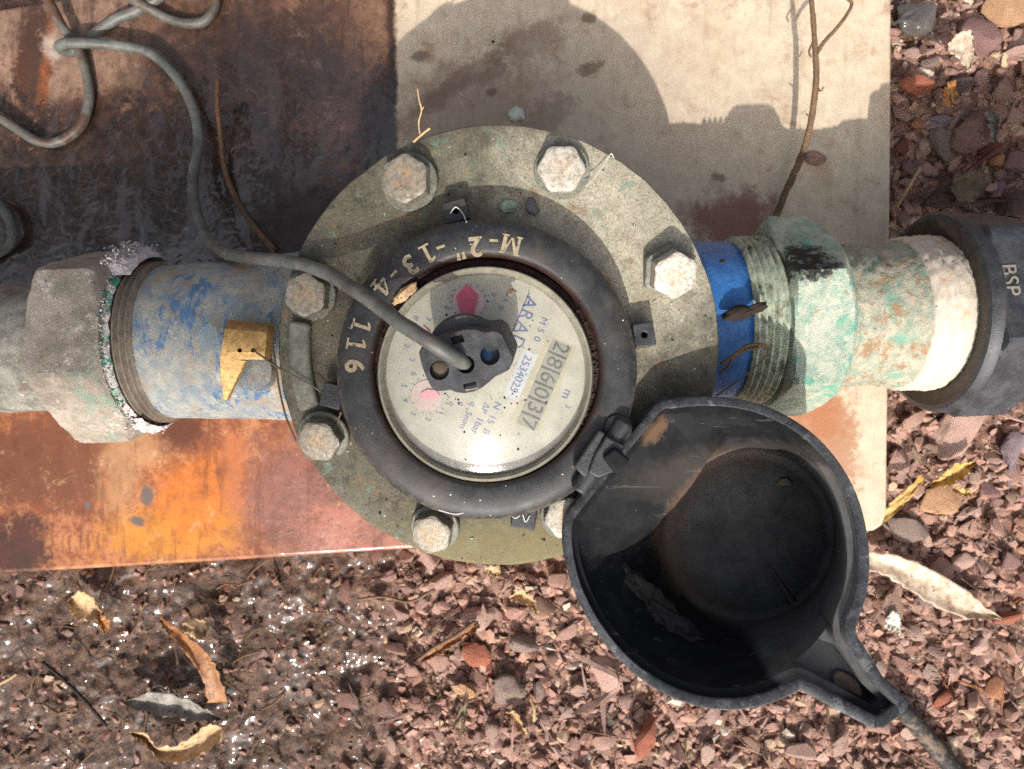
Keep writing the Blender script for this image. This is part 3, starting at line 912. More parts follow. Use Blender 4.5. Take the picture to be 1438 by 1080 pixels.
# --- stones
def rock_mesh(name, seed, flat=0.5, n=12, sub=1, rough=0.06):
    rs = random.Random(seed)
    bm = bmesh.new()
    ax, ay = 1.0, rs.uniform(0.55, 0.95)
    for _ in range(n):
        d = Vector((rs.gauss(0, 1), rs.gauss(0, 1), rs.gauss(0, 1))).normalized()
        k = rs.uniform(0.8, 1.1)
        bm.verts.new((d.x * ax * k, d.y * ay * k, max(-.5, min(.85, d.z * 1.15)) * flat * k))
    r = bmesh.ops.convex_hull(bm, input=bm.verts)
    bmesh.ops.delete(bm, geom=[e for e in r['geom_interior'] if isinstance(e, bmesh.types.BMVert)], context='VERTS')
    if sub:
        bmesh.ops.bevel(bm, geom=list(bm.edges), offset=0.09, segments=1, affect='EDGES', profile=.6)
        if sub > 1:
            bmesh.ops.triangulate(bm, faces=bm.faces)
            bmesh.ops.subdivide_edges(bm, edges=bm.edges, cuts=sub, use_grid_fill=True, smooth=0.1)
        for vv in bm.verts:
            o = Vector((seed * 3.1, seed * 1.7, 0))
            vv.co *= 1 + rough * mnoise.noise(vv.co * 2.5 + o) + rough * .5 * mnoise.noise(vv.co * 7 + o)
    me = bpy.data.meshes.new(name)
    bm.to_mesh(me)
    bm.free()
    me.shade_smooth()
    me.set_sharp_from_angle(angle=math.radians(28))
    return me

CHIP = [rock_mesh('chip', 100 + i, random.uniform(0.3, 0.85), 8 + i, 0) for i in range(16)]
STONE = [rock_mesh('stone', 200 + i, random.uniform(0.25, 0.6), 9 + i // 2, 1) for i in range(14)]
for me in STONE:
    me.materials.append(MAT['stone'])

placed = []          # x, y, radius
# large rocks beside the sheet: px, py, half-length px, half-width ratio, angle, flat, label
BIG = [
 (1281, 30, 36, 'wet dark grey rock glittering with droplets at the top beside the sheet', 'glitter', .7, 10),
 (1362, 58, 50, 'broad mauve flat rock with a white crust on its middle', 'mauve', .45, -8),
 (1413, 14, 42, 'tan orange rock in the top corner', 'tan', .6, 20),
 (1428, 62, 30, 'pink white streaked rock under the tan orange corner rock', 'pink', .6, 70),
 (1284, 122, 36, 'brick red block lying against the edge of the sheet', 'brick', .55, 2),
 (1302, 90, 15, 'small grey brown pebble above the brick red block', 'grey', .6, 0),
 (1362, 186, 52, 'large angular brown rock split by a ridge, between two thin lilac slabs', 'brownish', .6, 36),
 (1322, 208, 34, 'rounded grey brown rock tucked under the large angular rock', 'grey', .6, -12),
 (1318, 167, 26, 'thin lilac slab leaning above the rounded grey brown rock', 'lilac', .3, 28),
 (1387, 214, 26, 'dark red wedge shaped rock beside the round orange pebble', 'wine', .5, 35),
 (1402, 227, 15, 'round orange pebble in the shade behind the black coupling', 'orange', .8, 0),
 (1428, 228, 22, 'grey mauve slab at the frame edge beside the round orange pebble', 'mauve', .5, 0),
 (1276, 236, 17, 'oval mauve pebble near the sheet edge', 'mauve', .6, 70),
 (1288, 174, 13, 'orange brown lump beside the thin lilac slab', 'orange', .7, 20),
 (1268, 206, 20, 'reddish shard by the sheet above the oval mauve pebble', 'wine', .5, 40),
 (1316, 288, 36, 'smooth dark grey boulder beside the black pipe coupling', 'dark', .6, -10),
 (1422, 288, 42, 'rough dark brown rock behind the black pipe coupling', 'dark', .6, 20),
 (1408, 262, 14, 'small lilac shard on the rough dark brown rock', 'lilac', .4, 50),
 (1404, 130, 24, 'brown shaded stone below the broad mauve rock', 'brownish', .6, 30),
 (1345, 120, 26, 'dark violet stone in the shade under the crusted rock', 'dark', .5, 15),
 (1412, 785, 22, 'flat pinkish mauve flake in the sunlit gravel below the yellow leaf', 'mauve', .4, 40),
 (1322, 984, 24, 'salmon red flake lying near the black hose', 'brick', .35, 10),
 (1398, 966, 20, 'square tan orange stone right of the black hose', 'orange', .5, 8),
 (1375, 908, 18, 'long pale pink pebble standing on edge under the bark strip', 'pink', .5, 70),
 (1352, 788, 20, 'rounded pale pink stone above the bark strip', 'pink', .5, 20),
 (675, 862, 34, 'pale speckled pink rock with an orange end below the flange', 'pink', .5, 25),
 (740, 905, 32, 'flat grey pink rock in the gravel left of the open lid', 'grey', .5, -10),
 (668, 920, 30, 'bright orange faced rock over a dark hollow', 'brick', .5, -5),
 (712, 965, 34, 'grey speckled wedge of rock in the lower middle gravel', 'grey', .5, -40),
 (848, 945, 36, 'sparkling pinkish grey rock touching the lower side of the lid', 'pink', .45, -20),
 (900, 1025, 34, 'dull red rock below the lid at the bottom edge', 'brick', .5, 60),
 (1352, 598, 58, 'long pinkish slab of rock in front of the black coupling', 'pink', .35, 24),
 (1420, 628, 30, 'lilac streaked rock at the frame edge right of the curled yellow leaf', 'lilac', .5, 60),
 (1322, 700, 40, 'flat salmon flake just below the yellow leaves', 'tan', .3, 12),
 (1272, 738, 34, 'grey brown flat stone by the corner of the sheet', 'grey', .4, -20),
 (1388, 690, 26, 'mauve shard right of the small yellow scrap', 'mauve', .4, -60),
 (1418, 868, 24, 'square brick coloured stone at the frame edge beyond the bark strip', 'brick', .5, 20),
 (655, 965, 24, 'rounded tan brown rock beside the grey speckled wedge', 'tan', .6, 0),
]
TINT = dict(glitter=((58, 54, 52), (104, 98, 92)), mauve=((120, 88, 86), (152, 116, 110)), tan=((160, 118, 88), (204, 162, 124)), pink=((160, 124, 112), (200, 168, 152)), brick=((132, 74, 56), (176, 108, 82)),
            grey=((110, 92, 84), (148, 128, 116)), brownish=((112, 84, 74), (150, 116, 100)), lilac=((122, 104, 108), (152, 132, 136)), wine=((96, 54, 48), (132, 78, 66)), orange=((142, 94, 66), (178, 124, 90)), dark=((70, 54, 52), (104, 82, 76)))
def tint_mat(key):
    a, b = TINT[key]
    m = M('rock_' + key)
    o = m.obj()
    r = m.rnd()
    n = m.noise(90, 6, .7, w=m.ma('MULTIPLY', r, 50), vec=o)
    f = m.noise(700, 5, .7, w=2, vec=o)
    c = m.mix(m.mr(n, .35, .65), C(*a, .95), C(*b, 1.05))
    c = m.mix(m.ma('MULTIPLY', m.mr(m.noise(150, 6, .75, w=m.ma('MULTIPLY', r, 90), vec=o), .56, .66), .6), c, C(186, 158, 136, .75) if key not in ('glitter', 'dark') else C(130, 112, 104, .7))
    c = m.mix(m.mr(f, .3, .5, .5, 0), c, C(60, 42, 38, .6))
    if key == 'glitter':
        return m.done(c, .5, 0, m.bump(f, .6, .001), .4, 1.0, .08, m.wetfilm(190, .001))
    return m.done(c, .7, 0, m.bump(m.ma('ADD', m.ma('MULTIPLY', n, 1.5), f), .6, .001), .35)
ROCKM = {k: tint_mat(k) for k in TINT}
bigs = {}
for i, (px, py, hl, lab, key, flat, ang) in enumerate(BIG):
    d = D_GR - 0.004
    p = P(px, py, d)
    r = hl * d / F
    me = rock_mesh('rock', 300 + i, 0.55, 13, 3, 0.11)
    me.materials.append(ROCKM[key])
    o = bpy.data.objects.new('rock', me)
    COL.objects.link(o)
    o.location = (p.x, p.y, gh(p.x, p.y) + .002 + r * flat * .5)
    o.rotation_euler = (random.uniform(-.15, .15), random.uniform(-.15, .15), math.radians(ang))
    o.scale = (r, r, r * flat * 1.6)
    tag(o, lab, 'rock', 'rocks lying in the gravel around the meter')
    placed.append((p.x, p.y, r * .85))
    bigs[(px, py)] = o

# medium stones: single objects, parts of the ground
def free(x, y, r, k=0.8):
    for (a, b, c) in placed:
        if (a - x) ** 2 + (b - y) ** 2 < (k * (c + r)) ** 2:
            return False
    return True
cand = []
count = 0
tries = 0
while count < 262 and tries < 30000:
    tries += 1
    q = random.random()
    if q < 0.62:
        px, py = random.uniform(1256, 1470), random.uniform(-20, 1095)
    else:
        px, py = random.uniform(480, 1270), random.uniform(775, 1100)
    frac = count / 262
    hl = (27 - 14 * frac) * random.uniform(.8, 1.2)
    if px < 700:
        hl *= .8
    p = P(px, py, D_GR)
    r = hl * D_GR / F
    if in_plate(p.x, p.y) and in_plate(p.x + r * .6, p.y - r * .6):
        continue
    if p.x < PLW[5].x and p.y > PLW[10].y - r * .5:
        continue
    if not free(p.x, p.y, r):
        continue
    placed.append((p.x, p.y, r))
    o = bpy.data.objects.new('stone', random.choice(STONE))
    COL.objects.link(o)
    o.parent = ground
    o.location = (p.x, p.y, gh(p.x, p.y) + .0015 + r * random.uniform(.25, .6))
    o.rotation_euler = (random.uniform(-.5, .5), random.uniform(-.5, .5), random.uniform(0, 6.28))
    o.scale = (r, r * random.uniform(.8, 1.15), r * random.uniform(.7, 1.2))
    count += 1

# a few stones half sunk in the wet mud
count = 0
while count < 36:
    px, py = random.uniform(-10, 560), random.uniform(806, 1095)
    p = P(px, py, D_GR)
    r = random.uniform(5, 14) * D_GR / F
    if in_plate(p.x, p.y) or not free(p.x, p.y, r) or p.y > PLW[12].y:
        continue
    placed.append((p.x, p.y, r))
    o = bpy.data.objects.new('stone', random.choice(STONE))
    COL.objects.link(o)
    o.parent = ground
    o.location = (p.x, p.y, gh(p.x, p.y) + .0004)
    o.rotation_euler = (random.uniform(-.3, .3), random.uniform(-.3, .3), random.uniform(0, 6.28))
    o.scale = (r, r, r)
    count += 1

# fine gravel: one mass
def scatter(n, region, rmin, rmax, zoff, power=2.0):
    out = []
    for _ in range(n * 3):
        if len(out) >= n:
            break
        px, py = region()
        p = P(px, py, D_GR)
        r = rmin + (rmax - rmin) * random.random() ** power
        if in_plate(p.x, p.y):
            continue
        if p.y > PLW[10].y and PLW[1].x - .05 < p.x < PLW[5].x - 0.001:
            continue
        out.append((p.x, p.y, gh(p.x, p.y) + zoff * r + random.uniform(-.0008, .0015), r))
    return out
def reg_right():
    return random.uniform(1245, 1540), random.uniform(-110, 1190)
def reg_bottom():
    return random.uniform(560, 1290), random.uniform(760, 1190)
def reg_left():
    return random.uniform(-100, 640), random.uniform(790, 1190)
pts = scatter(7600, reg_right, .0005, .0070, .0, 2.5) + scatter(9500, reg_bottom, .0005, .0062, .0, 2.7) + scatter(2600, reg_left, .0005, .0046, -.15, 3.2)
vs, fs, ts = [], [], []
tm = []
for me in CHIP:
    tm.append((np.array([v.co[:] for v in me.vertices]), [tuple(p.vertices) for p in me.polygons]))
base = 0
for (x, y, z, r) in pts:
    V, Fc = random.choice(tm)
    R = np.array((Matrix.Rotation(random.uniform(0, 6.28), 3, 'Z') @ Matrix.Rotation(random.uniform(-.7, .7), 3, 'X') @ Matrix.Rotation(random.uniform(-.7, .7), 3, 'Y')))
    W = (V * np.array([r, r * random.uniform(.75, 1.1), r * random.uniform(.8, 1.3)])) @ R.T + np.array([x, y, z])
    vs.append(W)
    fs += [tuple(i + base for i in q) for q in Fc]
    ts.append(np.full(len(V), random.random()))
    base += len(V)
vs = np.concatenate(vs)
me = bpy.data.meshes.new('gravel')
me.from_pydata(vs.tolist(), [], fs)
at = me.attributes.new('tint', 'FLOAT', 'POINT')
at.data.foreach_set('value', np.concatenate(ts).astype(np.float32))
me.materials.append(MAT['chips'])
gravel = bpy.data.objects.new('gravel', me)
COL.objects.link(gravel)
gravel['kind'] = 'stuff'
gravel['label'] = 'fine reddish gravel chips covering the soil'
gravel['category'] = 'gravel'

# bits of straw and bark: one mass
sv, sf = [], []
for _ in range(230):
    px, py = random.choice((reg_right, reg_bottom, reg_left, reg_left))()
    p = P(px, py, D_GR)
    if in_plate(p.x, p.y) or (p.y > PLW[10].y and p.x < PLW[5].x):
        continue
    a = random.uniform(0, 6.28)
    L = random.uniform(.003, .012)
    z = gh(p.x, p.y) + .003
    q = [Vector((p.x + math.cos(a + random.uniform(-.4, .4)) * L * t, p.y + math.sin(a + random.uniform(-.4, .4)) * L * t, z + random.uniform(-.001, .002))) for t in (-1, -.3, .4, 1)]
    tv, tf = tube(q, random.uniform(.0003, .0007), 4, 2)
    n0 = len(sv)
    sv += tv
    sf += [tuple(i + n0 for i in g) for g in tf]
litter = ob('straw_litter', sv, sf, MAT['twig'])
tag(litter, 'thin bits of straw and bark strewn through the gravel', 'litter', kind='stuff')

# ================================================================== THE STAINED SHEET
def smooth_corners(pts, n=1):
    return pts
top = [p.copy() for p in PLW]
bot = [Vector((p.x, p.y, CAMZ - D_GR - .004)) for p in PLW]
v, f = prism(top, bot)
sheet = ob('base_sheet', v, f, MAT['plate'], at=P(719, 450, D_GR), smooth=True, sharp=30)
bevel(sheet, .0022, 4, 50)
tag(sheet, 'cream plastic sheet stained brown and orange under the meter, wet on its dark left side', 'sheet')
# faint raised lettering near its top
for s, px, ang in (('nsul', 612, 0), ('C', 682, 0), ('ul', 702, 0)):
    text(s, P(px, 50, D_PLATE - .0001), ang, .0165, MAT['plate'], sheet, extrude=.0005)

# ================================================================== PIPE RUN
TILT = math.radians(2.2)
AXO = P(719, 462.5, D_PIPE)
AXM = Matrix.Translation(AXO) @ Matrix.Rotation(TILT, 4, 'Z')
def ax(s, r, a):
    """point on the pipe run: s metres along it, r from its axis, a turned from straight up"""
    return AXM @ Vector((s, r * math.sin(a), r * math.cos(a)))
def lathe_x(prof, n=96, rough=0.0, fr=60.0, cap0=True, cap1=True, shape=None):
    rings = []
    for s, r in prof:
        ring = []
        for j in range(n):
            a = 2 * math.pi * j / n
            q = shape(a, s, r) if shape else r
            if rough:
                q += rough * mnoise.fractal(Vector((s * fr * 10, math.cos(a) * fr * .35, math.sin(a) * fr * .35)), 1.0, 2.0, 3)
            ring.append(ax(s, q, a))
        rings.append(ring)
    return loft(rings, cap0, cap1)
def hexr(R, rot, sides=6):
    ap = R * math.cos(math.pi / sides)
    def fn(a, s, r):
        t = (a - rot) % (2 * math.pi / sides) - math.pi / sides
        return min(r, ap / math.cos(t))
    return fn
def dense(prof, step=.0012):
    out = []
    for (s0, r0), (s1, r1) in zip(prof, prof[1:]):
        k = max(1, int(abs(s1 - s0) / step))
        for i in range(k):
            out.append((s0 + (s1 - s0) * i / k, r0 + (r1 - r0) * i / k))
    out.append(prof[-1])
    return out

v, f = lathe_x(dense([(-.36, .0305), (-.202, .0305)], .004), 72, .0006)
gp = ob('steel_pipe', v, f, MAT['galv'], at=ax(-.25, 0, 0))
tag(gp, 'grey weathered steel pipe entering the meter from the side of the wet dark sheet', 'pipe')

v, f = lathe_x(dense([(-.2065, .030), (-.2065, .0395), (-.2040, .0455), (-.2015, .0480), (-.1815, .0480), (-.1775, .0438), (-.1745, .041), (-.1735, .036)], .0012), 144, .0004, 80, shape=hexr(.0475, math.radians(-19)))
nl = ob('union_nut', v, f, MAT['nutl'], at=ax(-.19, 0, 0), sharp=24)
tag(nl, 'pinkish grey union nut with white and green crust, on the grey steel pipe', 'pipe nut', 'union nuts at the ends of the meter')
# crust: lumpy ring and the thick white deposit on its shoulder
def crust(s0, s1, r0, amp, arc, parent, name, mat, n=220, m=14):
    rings = []
    for i in range(m + 1):
        t = i / m
        ring = []
        for j in range(n):
            a = arc[0] + (arc[1] - arc[0]) * j / (n - 1)
            env = math.sin(math.pi * t) ** .5 * min(1, 6 * j / n, 6 * (1 - j / (n - 1)) + .001)
            nz = mnoise.fractal(Vector((t * 3, a * 6, 1.3)), .9, 2.0, 4) * .5 + .5
            nz += .25 * abs(mnoise.noise(Vector((t * 16, a * 30, 7))))
            ring.append(ax(s0 + (s1 - s0) * t + .0012 * mnoise.noise(Vector((a * 9, t * 2, 3))), r0 + amp * env * nz - .0006, a))
        rings.append(ring)
    v, f = loft(rings, False, False, closed=False)
    o = ob(name, v, f, mat, parent, sharp=None)
    return o
crust(-.1790, -.1715, .0388, .0026, (math.radians(-120), math.radians(180)), nl, 'crust', MAT['crust'])
def granules(n, s0, s1, a0, a1, r0, r1, size, parent, mat):
    vs_, fs_ = [], []
    tmpl = [([v.co.copy() for v in me_.vertices], [tuple(p.vertices) for p in me_.polygons]) for me_ in CHIP]
    for _ in range(n):
        V, Fc = random.choice(tmpl)
        t, u = random.random(), random.gauss(.5, .22)
        c = ax(s0 + (s1 - s0) * u, r0 + (r1 - r0) * random.random() ** 2, math.radians(a0 + (a1 - a0) * t))
        k = size * random.uniform(.4, 1.3)
        R = Matrix.Rotation(random.uniform(0, 6.3), 3, 'Z') @ Matrix.Rotation(random.uniform(0, 6.3), 3, 'X')
        b = len(vs_)
        vs_ += [c + R @ (Vector((q.x, q.y, q.z * 1.6)) * k) for q in V]
        fs_ += [tuple(i + b for i in q) for q in Fc]
    o = ob('crust_grains', vs_, fs_, mat, parent, sharp=None)
    o['kind'] = 'stuff'
    return o
MAT['salt'] = plain('white_salt', C(206, 198, 194, .8), .9, 0, .3, 160, .6)
crust(-.1810, -.1660, .0410, .0062, (math.radians(44), math.radians(98)), nl, 'crust', MAT['salt'], 160, 26)
crust(-.1790, -.1690, .0405, .0040, (math.radians(-112), math.radians(-62)), nl, 'crust', MAT['salt'], 120, 20)
granules(240, -.181, -.168, 46, 96, .0440, .0480, .0008, nl, MAT['salt'])
granules(120, -.179, -.170, -110, -62, .0400, .0440, .0007, nl, MAT['salt'])
granules(420, -.1785, -.1715, -62, 50, .0395, .0415, .0007, nl, MAT['crust'])

v, f = lathe_x(dense([(.119, .036), (.119, .0415), (.1200, .0455), (.1215, .0485), (.1395, .0485), (.1425, .0445), (.147, .0385), (.149, .034)], .0012), 144, .0005, 60, shape=hexr(.0480, math.radians(20)))
nr = ob('union_nut', v, f, MAT['verd'], at=ax(.133, 0, 0), sharp=24)
tag(nr, 'union nut covered in pale green verdigris with a black patch, beside the bright blue neck', 'pipe nut', 'union nuts at the ends of the meter')

v, f = lathe_x(dense([(.146, .034), (.149, .0352), (.152, .0335), (.170, .0330), (.176, .0338), (.181, .0345), (.183, .0352)], .0012), 110, .0011, 60)
tp = ob('tail_pipe', v, f, MAT['tail'], at=ax(.165, 0, 0), sharp=None)
tag(tp, 'short brass tail pipe crusted white, green and rust, going into the black coupling', 'pipe')
v, f = lathe_x(dense([(.1815, .0350), (.1835, .0362), (.190, .0364), (.196, .0368), (.2005, .0362), (.202, .0345)], .0008), 120, .0009, 70)
ob('thread_tape', v, f, MAT['tape'], tp, sharp=None)

def mat_gold():
    m = M('worn_stencil_paint')
    c = m.mix(m.mr(m.noise(300, 6, .75), .3, .7), C(146, 130, 106, .75), C(180, 164, 134, .8))
    c = m.mix(m.mr(m.noise(240, 7, .75, w=4), .54, .62), c, C(44, 44, 46))
    return m.done(c, .7, 0, None, .3)
MAT['gold'] = mat_gold()
bc = thing('pipe_coupling', 'black plastic pipe coupling with raised BSP letters at the frame edge', 'coupling', ax(.23, 0, 0))
v, f = lathe_x([(.2000, .0350), (.1995, .0375), (.1985, .0440)], 96, cap0=False, cap1=False)
ob('front_face', v, f, MAT['face'], bc)
v, f = lathe_x([(.1984, .0439), (.1990, .0462), (.2010, .0475), (.2035, .0478), (.2050, .0468), (.2052, .0450)], 96, cap0=False, cap1=False)
ob('collar', v, f, MAT['pvc'], bc)
v, f = lathe_x(dense([(.2030, .0440), (.2034, .0475), (.2044, .0502), (.2270, .0502), (.2290, .0480), (.2292, .0440)], .002), 144, .0003, 50, cap0=False, cap1=False, shape=hexr(.0510, math.radians(-19)))
ob('hexagon', v, f, MAT['pvc'], bc, sharp=22)
v, f = lathe_x([(.2305, .0445), (.236, .0440), (.34, .0435)], 72, cap0=False)
ob('socket', v, f, MAT['pvc'], bc)
hexap = .0510 * math.cos(math.pi / 6)
def on_hex(s, t, lift=0.0003, facet=0, rot=-19):
    a = math.radians(rot + 30 + facet * 60)
    n = Vector((0, math.sin(a), math.cos(a)))
    u = Vector((0, math.cos(a), -math.sin(a)))
    return AXM @ (Vector((s, 0, 0)) + n * (hexap + lift) + u * t), (AXM.to_3x3() @ n)
MAT['emboss'] = plain('raised_letters', C(150, 146, 132, .7), .6, 0, .3, 500)
def hex_text(s, along, t, facet, size, mat):
    p, n = on_hex(along, t, .0001, facet)
    zx = n.normalized()
    x = (AXM.to_3x3() @ Vector((1, 0, 0))).normalized()      # glyph up runs along the pipe
    y = x
    xx = y.cross(zx).normalized()
    R = Matrix((xx, y, zx)).transposed()
    return text(s, p, 0, size, mat, bc, extrude=.0003, rot=R.to_euler())

# hex facets run from rot+60k to rot+60k+60; find the one that faces the lens
hex_text('BSP', .2085, .001, 0, .0092, MAT['emboss'])
# ================================================================== WATER METER
MC = P(700, 484, D_FL)
meter = thing('water_meter', 'large round flanged water meter with white dial and open black lid', 'water meter', Vector((MC.x, MC.y, CAMZ - D_PLATE)))
FLZ = CAMZ - D_FL
# body: round casting below the flange, two necks, threads
v, f = lathe_z([(.030, .040), (.046, .046), (.055, .060), (.058, .085), (.058, .118), (.064, .126), (.070, .1285)], MC, 96, True, True)
ob('body', v, f, MAT['body'], meter)
v, f = lathe_x(dense([(-.030, .043), (-.085, .0415), (-.118, .0385), (-.150, .0368), (-.1625, .0362), (-.1640, .0350)], .004), 110, .0004, 60)
ob('inlet_neck', v, f, MAT['body'], meter, sharp=None)
v, f = lathe_x(dense([(.030, .043), (.070, .0395), (.085, .0378), (.100, .0376), (.1040, .0366)], .004), 110, .0002, 60)
ob('outlet_neck', v, f, MAT['body'], meter, sharp=None)
def thread(s0, n, r, pitch):
    prof = [(s0, r - .002)]
    for i in range(n):
        a = s0 + i * pitch
        prof += [(a + pitch * .05, r - .0024), (a + pitch * .30, r - .0003), (a + pitch * .45, r), (a + pitch * .60, r - .0003), (a + pitch * .88, r - .0024)]
    prof.append((s0 + n * pitch + .0003, r - .002))
    return lathe_x(prof, 128)
v, f = thread(-.1745, 4, .0382, .0028)
MAT['thread2'] = plain('dirty_thread', C(126, 114, 98, .75), .65, .05, .4, 160, .25)
ob('thread', v, f, MAT['thread2'], meter, sharp=None)
v, f = thread(.1035, 5, .0397, .0031)
ob('thread', v, f, MAT['thread'], meter, sharp=None)
# the neck's small cast plate under the seal
v, f = lathe_z([(.0001, .1312), (.0080, .1311), (.0086, .1308), (.0092, .124)], P(352, 520, .2985), 28)
ob('cast_boss', v, f, MAT['body'], meter)

# flange
R_FL = .0902
flz = [(R_FL - .004, FLZ - .0115), (R_FL - .0012, FLZ - .0108), (R_FL - .0002, FLZ - .008), (R_FL, FLZ - .0012), (R_FL - .0006, FLZ - .0003), (R_FL - .0018, FLZ), (.078, FLZ + .0001), (.064, FLZ), (.030, FLZ)]
rings = []
for r, z in flz:
    ring = []
    for j in range(180):
        a = 2 * math.pi * j / 180
        q = r + (.0004 * mnoise.noise(Vector((math.cos(a) * 7, math.sin(a) * 7, 2))) + .00025 * mnoise.noise(Vector((math.cos(a) * 30, math.sin(a) * 30, z * 200))) if r > .08 else 0)
        ring.append(Vector((MC.x + q * math.cos(a), MC.y + q * math.sin(a), z + .0002 * mnoise.noise(Vector((r * 60 * math.cos(a), r * 60 * math.sin(a), 1))))))
    rings.append(ring)
v, f = loft(rings, True, True)
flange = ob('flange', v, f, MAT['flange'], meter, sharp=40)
MAT['lug'] = plain('grey_lug', C(136, 134, 120, .75), .7, 0, .4, 260, .5)
# raised arc between two bolts on the left
def arc_pad(a0, a1, r0, r1, z0, z1, n=16):
    top, bot = [], []
    ring = [(r1, a0 + (a1 - a0) * i / n) for i in range(n + 1)] + [(r0, a1 - (a1 - a0) * i / n) for i in range(n + 1)]
    for r, a in ring:
        top.append(Vector((MC.x + r * math.cos(a), MC.y + r * math.sin(a), z1)))
        bot.append(Vector((MC.x + r * math.cos(a), MC.y + r * math.sin(a), z0)))
    return prism(top, bot)
v, f = arc_pad(math.radians(173.5), math.radians(199), .0765, .0850, FLZ - .001, FLZ + .0036)
o = ob('raised_lug', v, f, MAT['lug'], meter)
bevel(o, .0016, 3)

# bolts
def hex_head(Rc, h, dome, n=6, sub=8):
    """hexagon head with a turned chamfer: base at z=0"""
    N = n * sub
    ap = Rc * math.cos(math.pi / n)
    def ring(rmax, z):
        out = []
        for j in range(N):
            a = 2 * math.pi * j / N
            t = (a % (2 * math.pi / n)) - math.pi / n
            r = min(rmax, ap / math.cos(t))
            out.append(Vector((r * math.cos(a), r * math.sin(a), z)))
        return out
    rings = [ring(Rc, 0), ring(Rc, h - .0014), ring((Rc + ap) / 2 + .0001, h - .0006), ring(ap * .955, h - .0001), ring(ap * .90, h), ring(ap * .6, h + dome * .6), ring(ap * .3, h + dome)]
    return loft(rings)
v, f = hex_head(.0104, .0066, .0001)
HEAD = mesh('bolt_head', v, f, True, 25)
HEAD.materials.append(MAT['bolt'])
v, f = lathe_z([(.0058, 0), (.0116, 0), (.0119, .0003), (.0119, .0017), (.0115, .0021), (.0058, .0021)], (0, 0), 40)
WASH = mesh('washer', v, f, True, 35)
MAT['washer'] = plain('dull_washer', C(128, 128, 114, .75), .6, .1, .45, 300, .4)
WASH.materials.append(MAT['washer'])
v, f = hex_head(.0125, .0040, 0)
BIGNUT = mesh('washer', v, f, True, 25)
BIGNUT.materials.append(MAT['washer'])
# head px, py, half width px, hexagon turn, base px, py
BOLTS = [(567, 250, 36.5, 88, 576, 257, 0), (788, 237, 35.5, 0, 789, 241, 0), (951, 389, 35, 92, 938, 379, 1), (427, 414, 32.5, 82, 438, 414, 0),
         (445, 622, 32.5, 58, 456, 610, 0), (604, 753, 31, 20, 612, 739, 0), (794, 728, 31, 10, 793, 722, 0)]
first = None
for (hx, hy, hw, turn, bx, by, extra) in BOLTS:
    base = P(bx, by, D_FL)
    hgt = .0040 if extra else .0021
    headtop = P(hx, hy, D_FL - hgt - .0066)
    axis = (headtop - base)
    lean = Vector((axis.x, axis.y, axis.z)).normalized()
    q = Vector((0, 0, 1)).rotation_difference(lean)
    o = bpy.data.objects.new('bolt', HEAD)
    COL.objects.link(o)
    o.parent = meter
    o.rotation_mode = 'QUATERNION'
    o.rotation_quaternion = q @ Matrix.Rotation(math.radians(turn), 3, 'Z').to_quaternion()
    o.location = base + lean * hgt * .95 - Vector(meter.location)
    k = hw * (D_FL - .009) / F / .0104
    o.scale = (k, k, 1.0)
    w = bpy.data.objects.new('washer', BIGNUT if extra else WASH)
    COL.objects.link(w)
    w.parent = o
    w.location = (0, 0, -hgt * .98)

# black collar
CZ = CAMZ - .270
CC = P(683, 518, .270)
prof = [(.0600, FLZ - .0004), (.0602, FLZ + .0012), (.0590, FLZ + .0020), (.0584, FLZ + .0045), (.0582, CZ - .0052), (.0572, CZ - .0026), (.0556, CZ - .0010), (.0530, CZ), (.0455, CZ + .0002), (.0440, CZ - .0006), (.0433, CZ - .0024), (.0430, CZ - .0120)]
rings = []
for i, (r, z) in enumerate(prof):
    c = CC if z > FLZ + .004 else P(685, 516, .288)
    rings.append([Vector((c.x + r * math.cos(2 * math.pi * j / 160), c.y + r * math.sin(2 * math.pi * j / 160), z)) for j in range(160)])
v, f = loft(rings, False, False)
collar = ob('collar', v, f, MAT['collar'], meter, sharp=45)
# lugs on the collar's side
for px, py, ang, hole in ((640, 296, 15, True), (905, 470, 100, True), (736, 728, -10, False), (466, 556, 75, False)):
    c = P(px, py, .2805)
    a = math.radians(ang)
    ux, uy = Vector((math.cos(a), math.sin(a), 0)), Vector((-math.sin(a), math.cos(a), 0))
    hw, hd = .0048, .0042
    outl = [c + ux * x + uy * y for x, y in ((-hw, -hd), (hw, -hd), (hw, hd), (-hw, hd))]
    v, f = prism([Vector((p.x, p.y, FLZ + .0095)) for p in outl], [Vector((p.x, p.y, FLZ)) for p in outl])
    o = ob('collar_lug', v, f, MAT['black'], meter)
    if hole:
        cv, cf = cyl(Vector((c.x, c.y, FLZ + .004)), Vector((c.x, c.y, FLZ + .012)), .0012, 14)
        cut(o, [ob('hole', cv, cf, None)])
    bevel(o, .0005, 2)

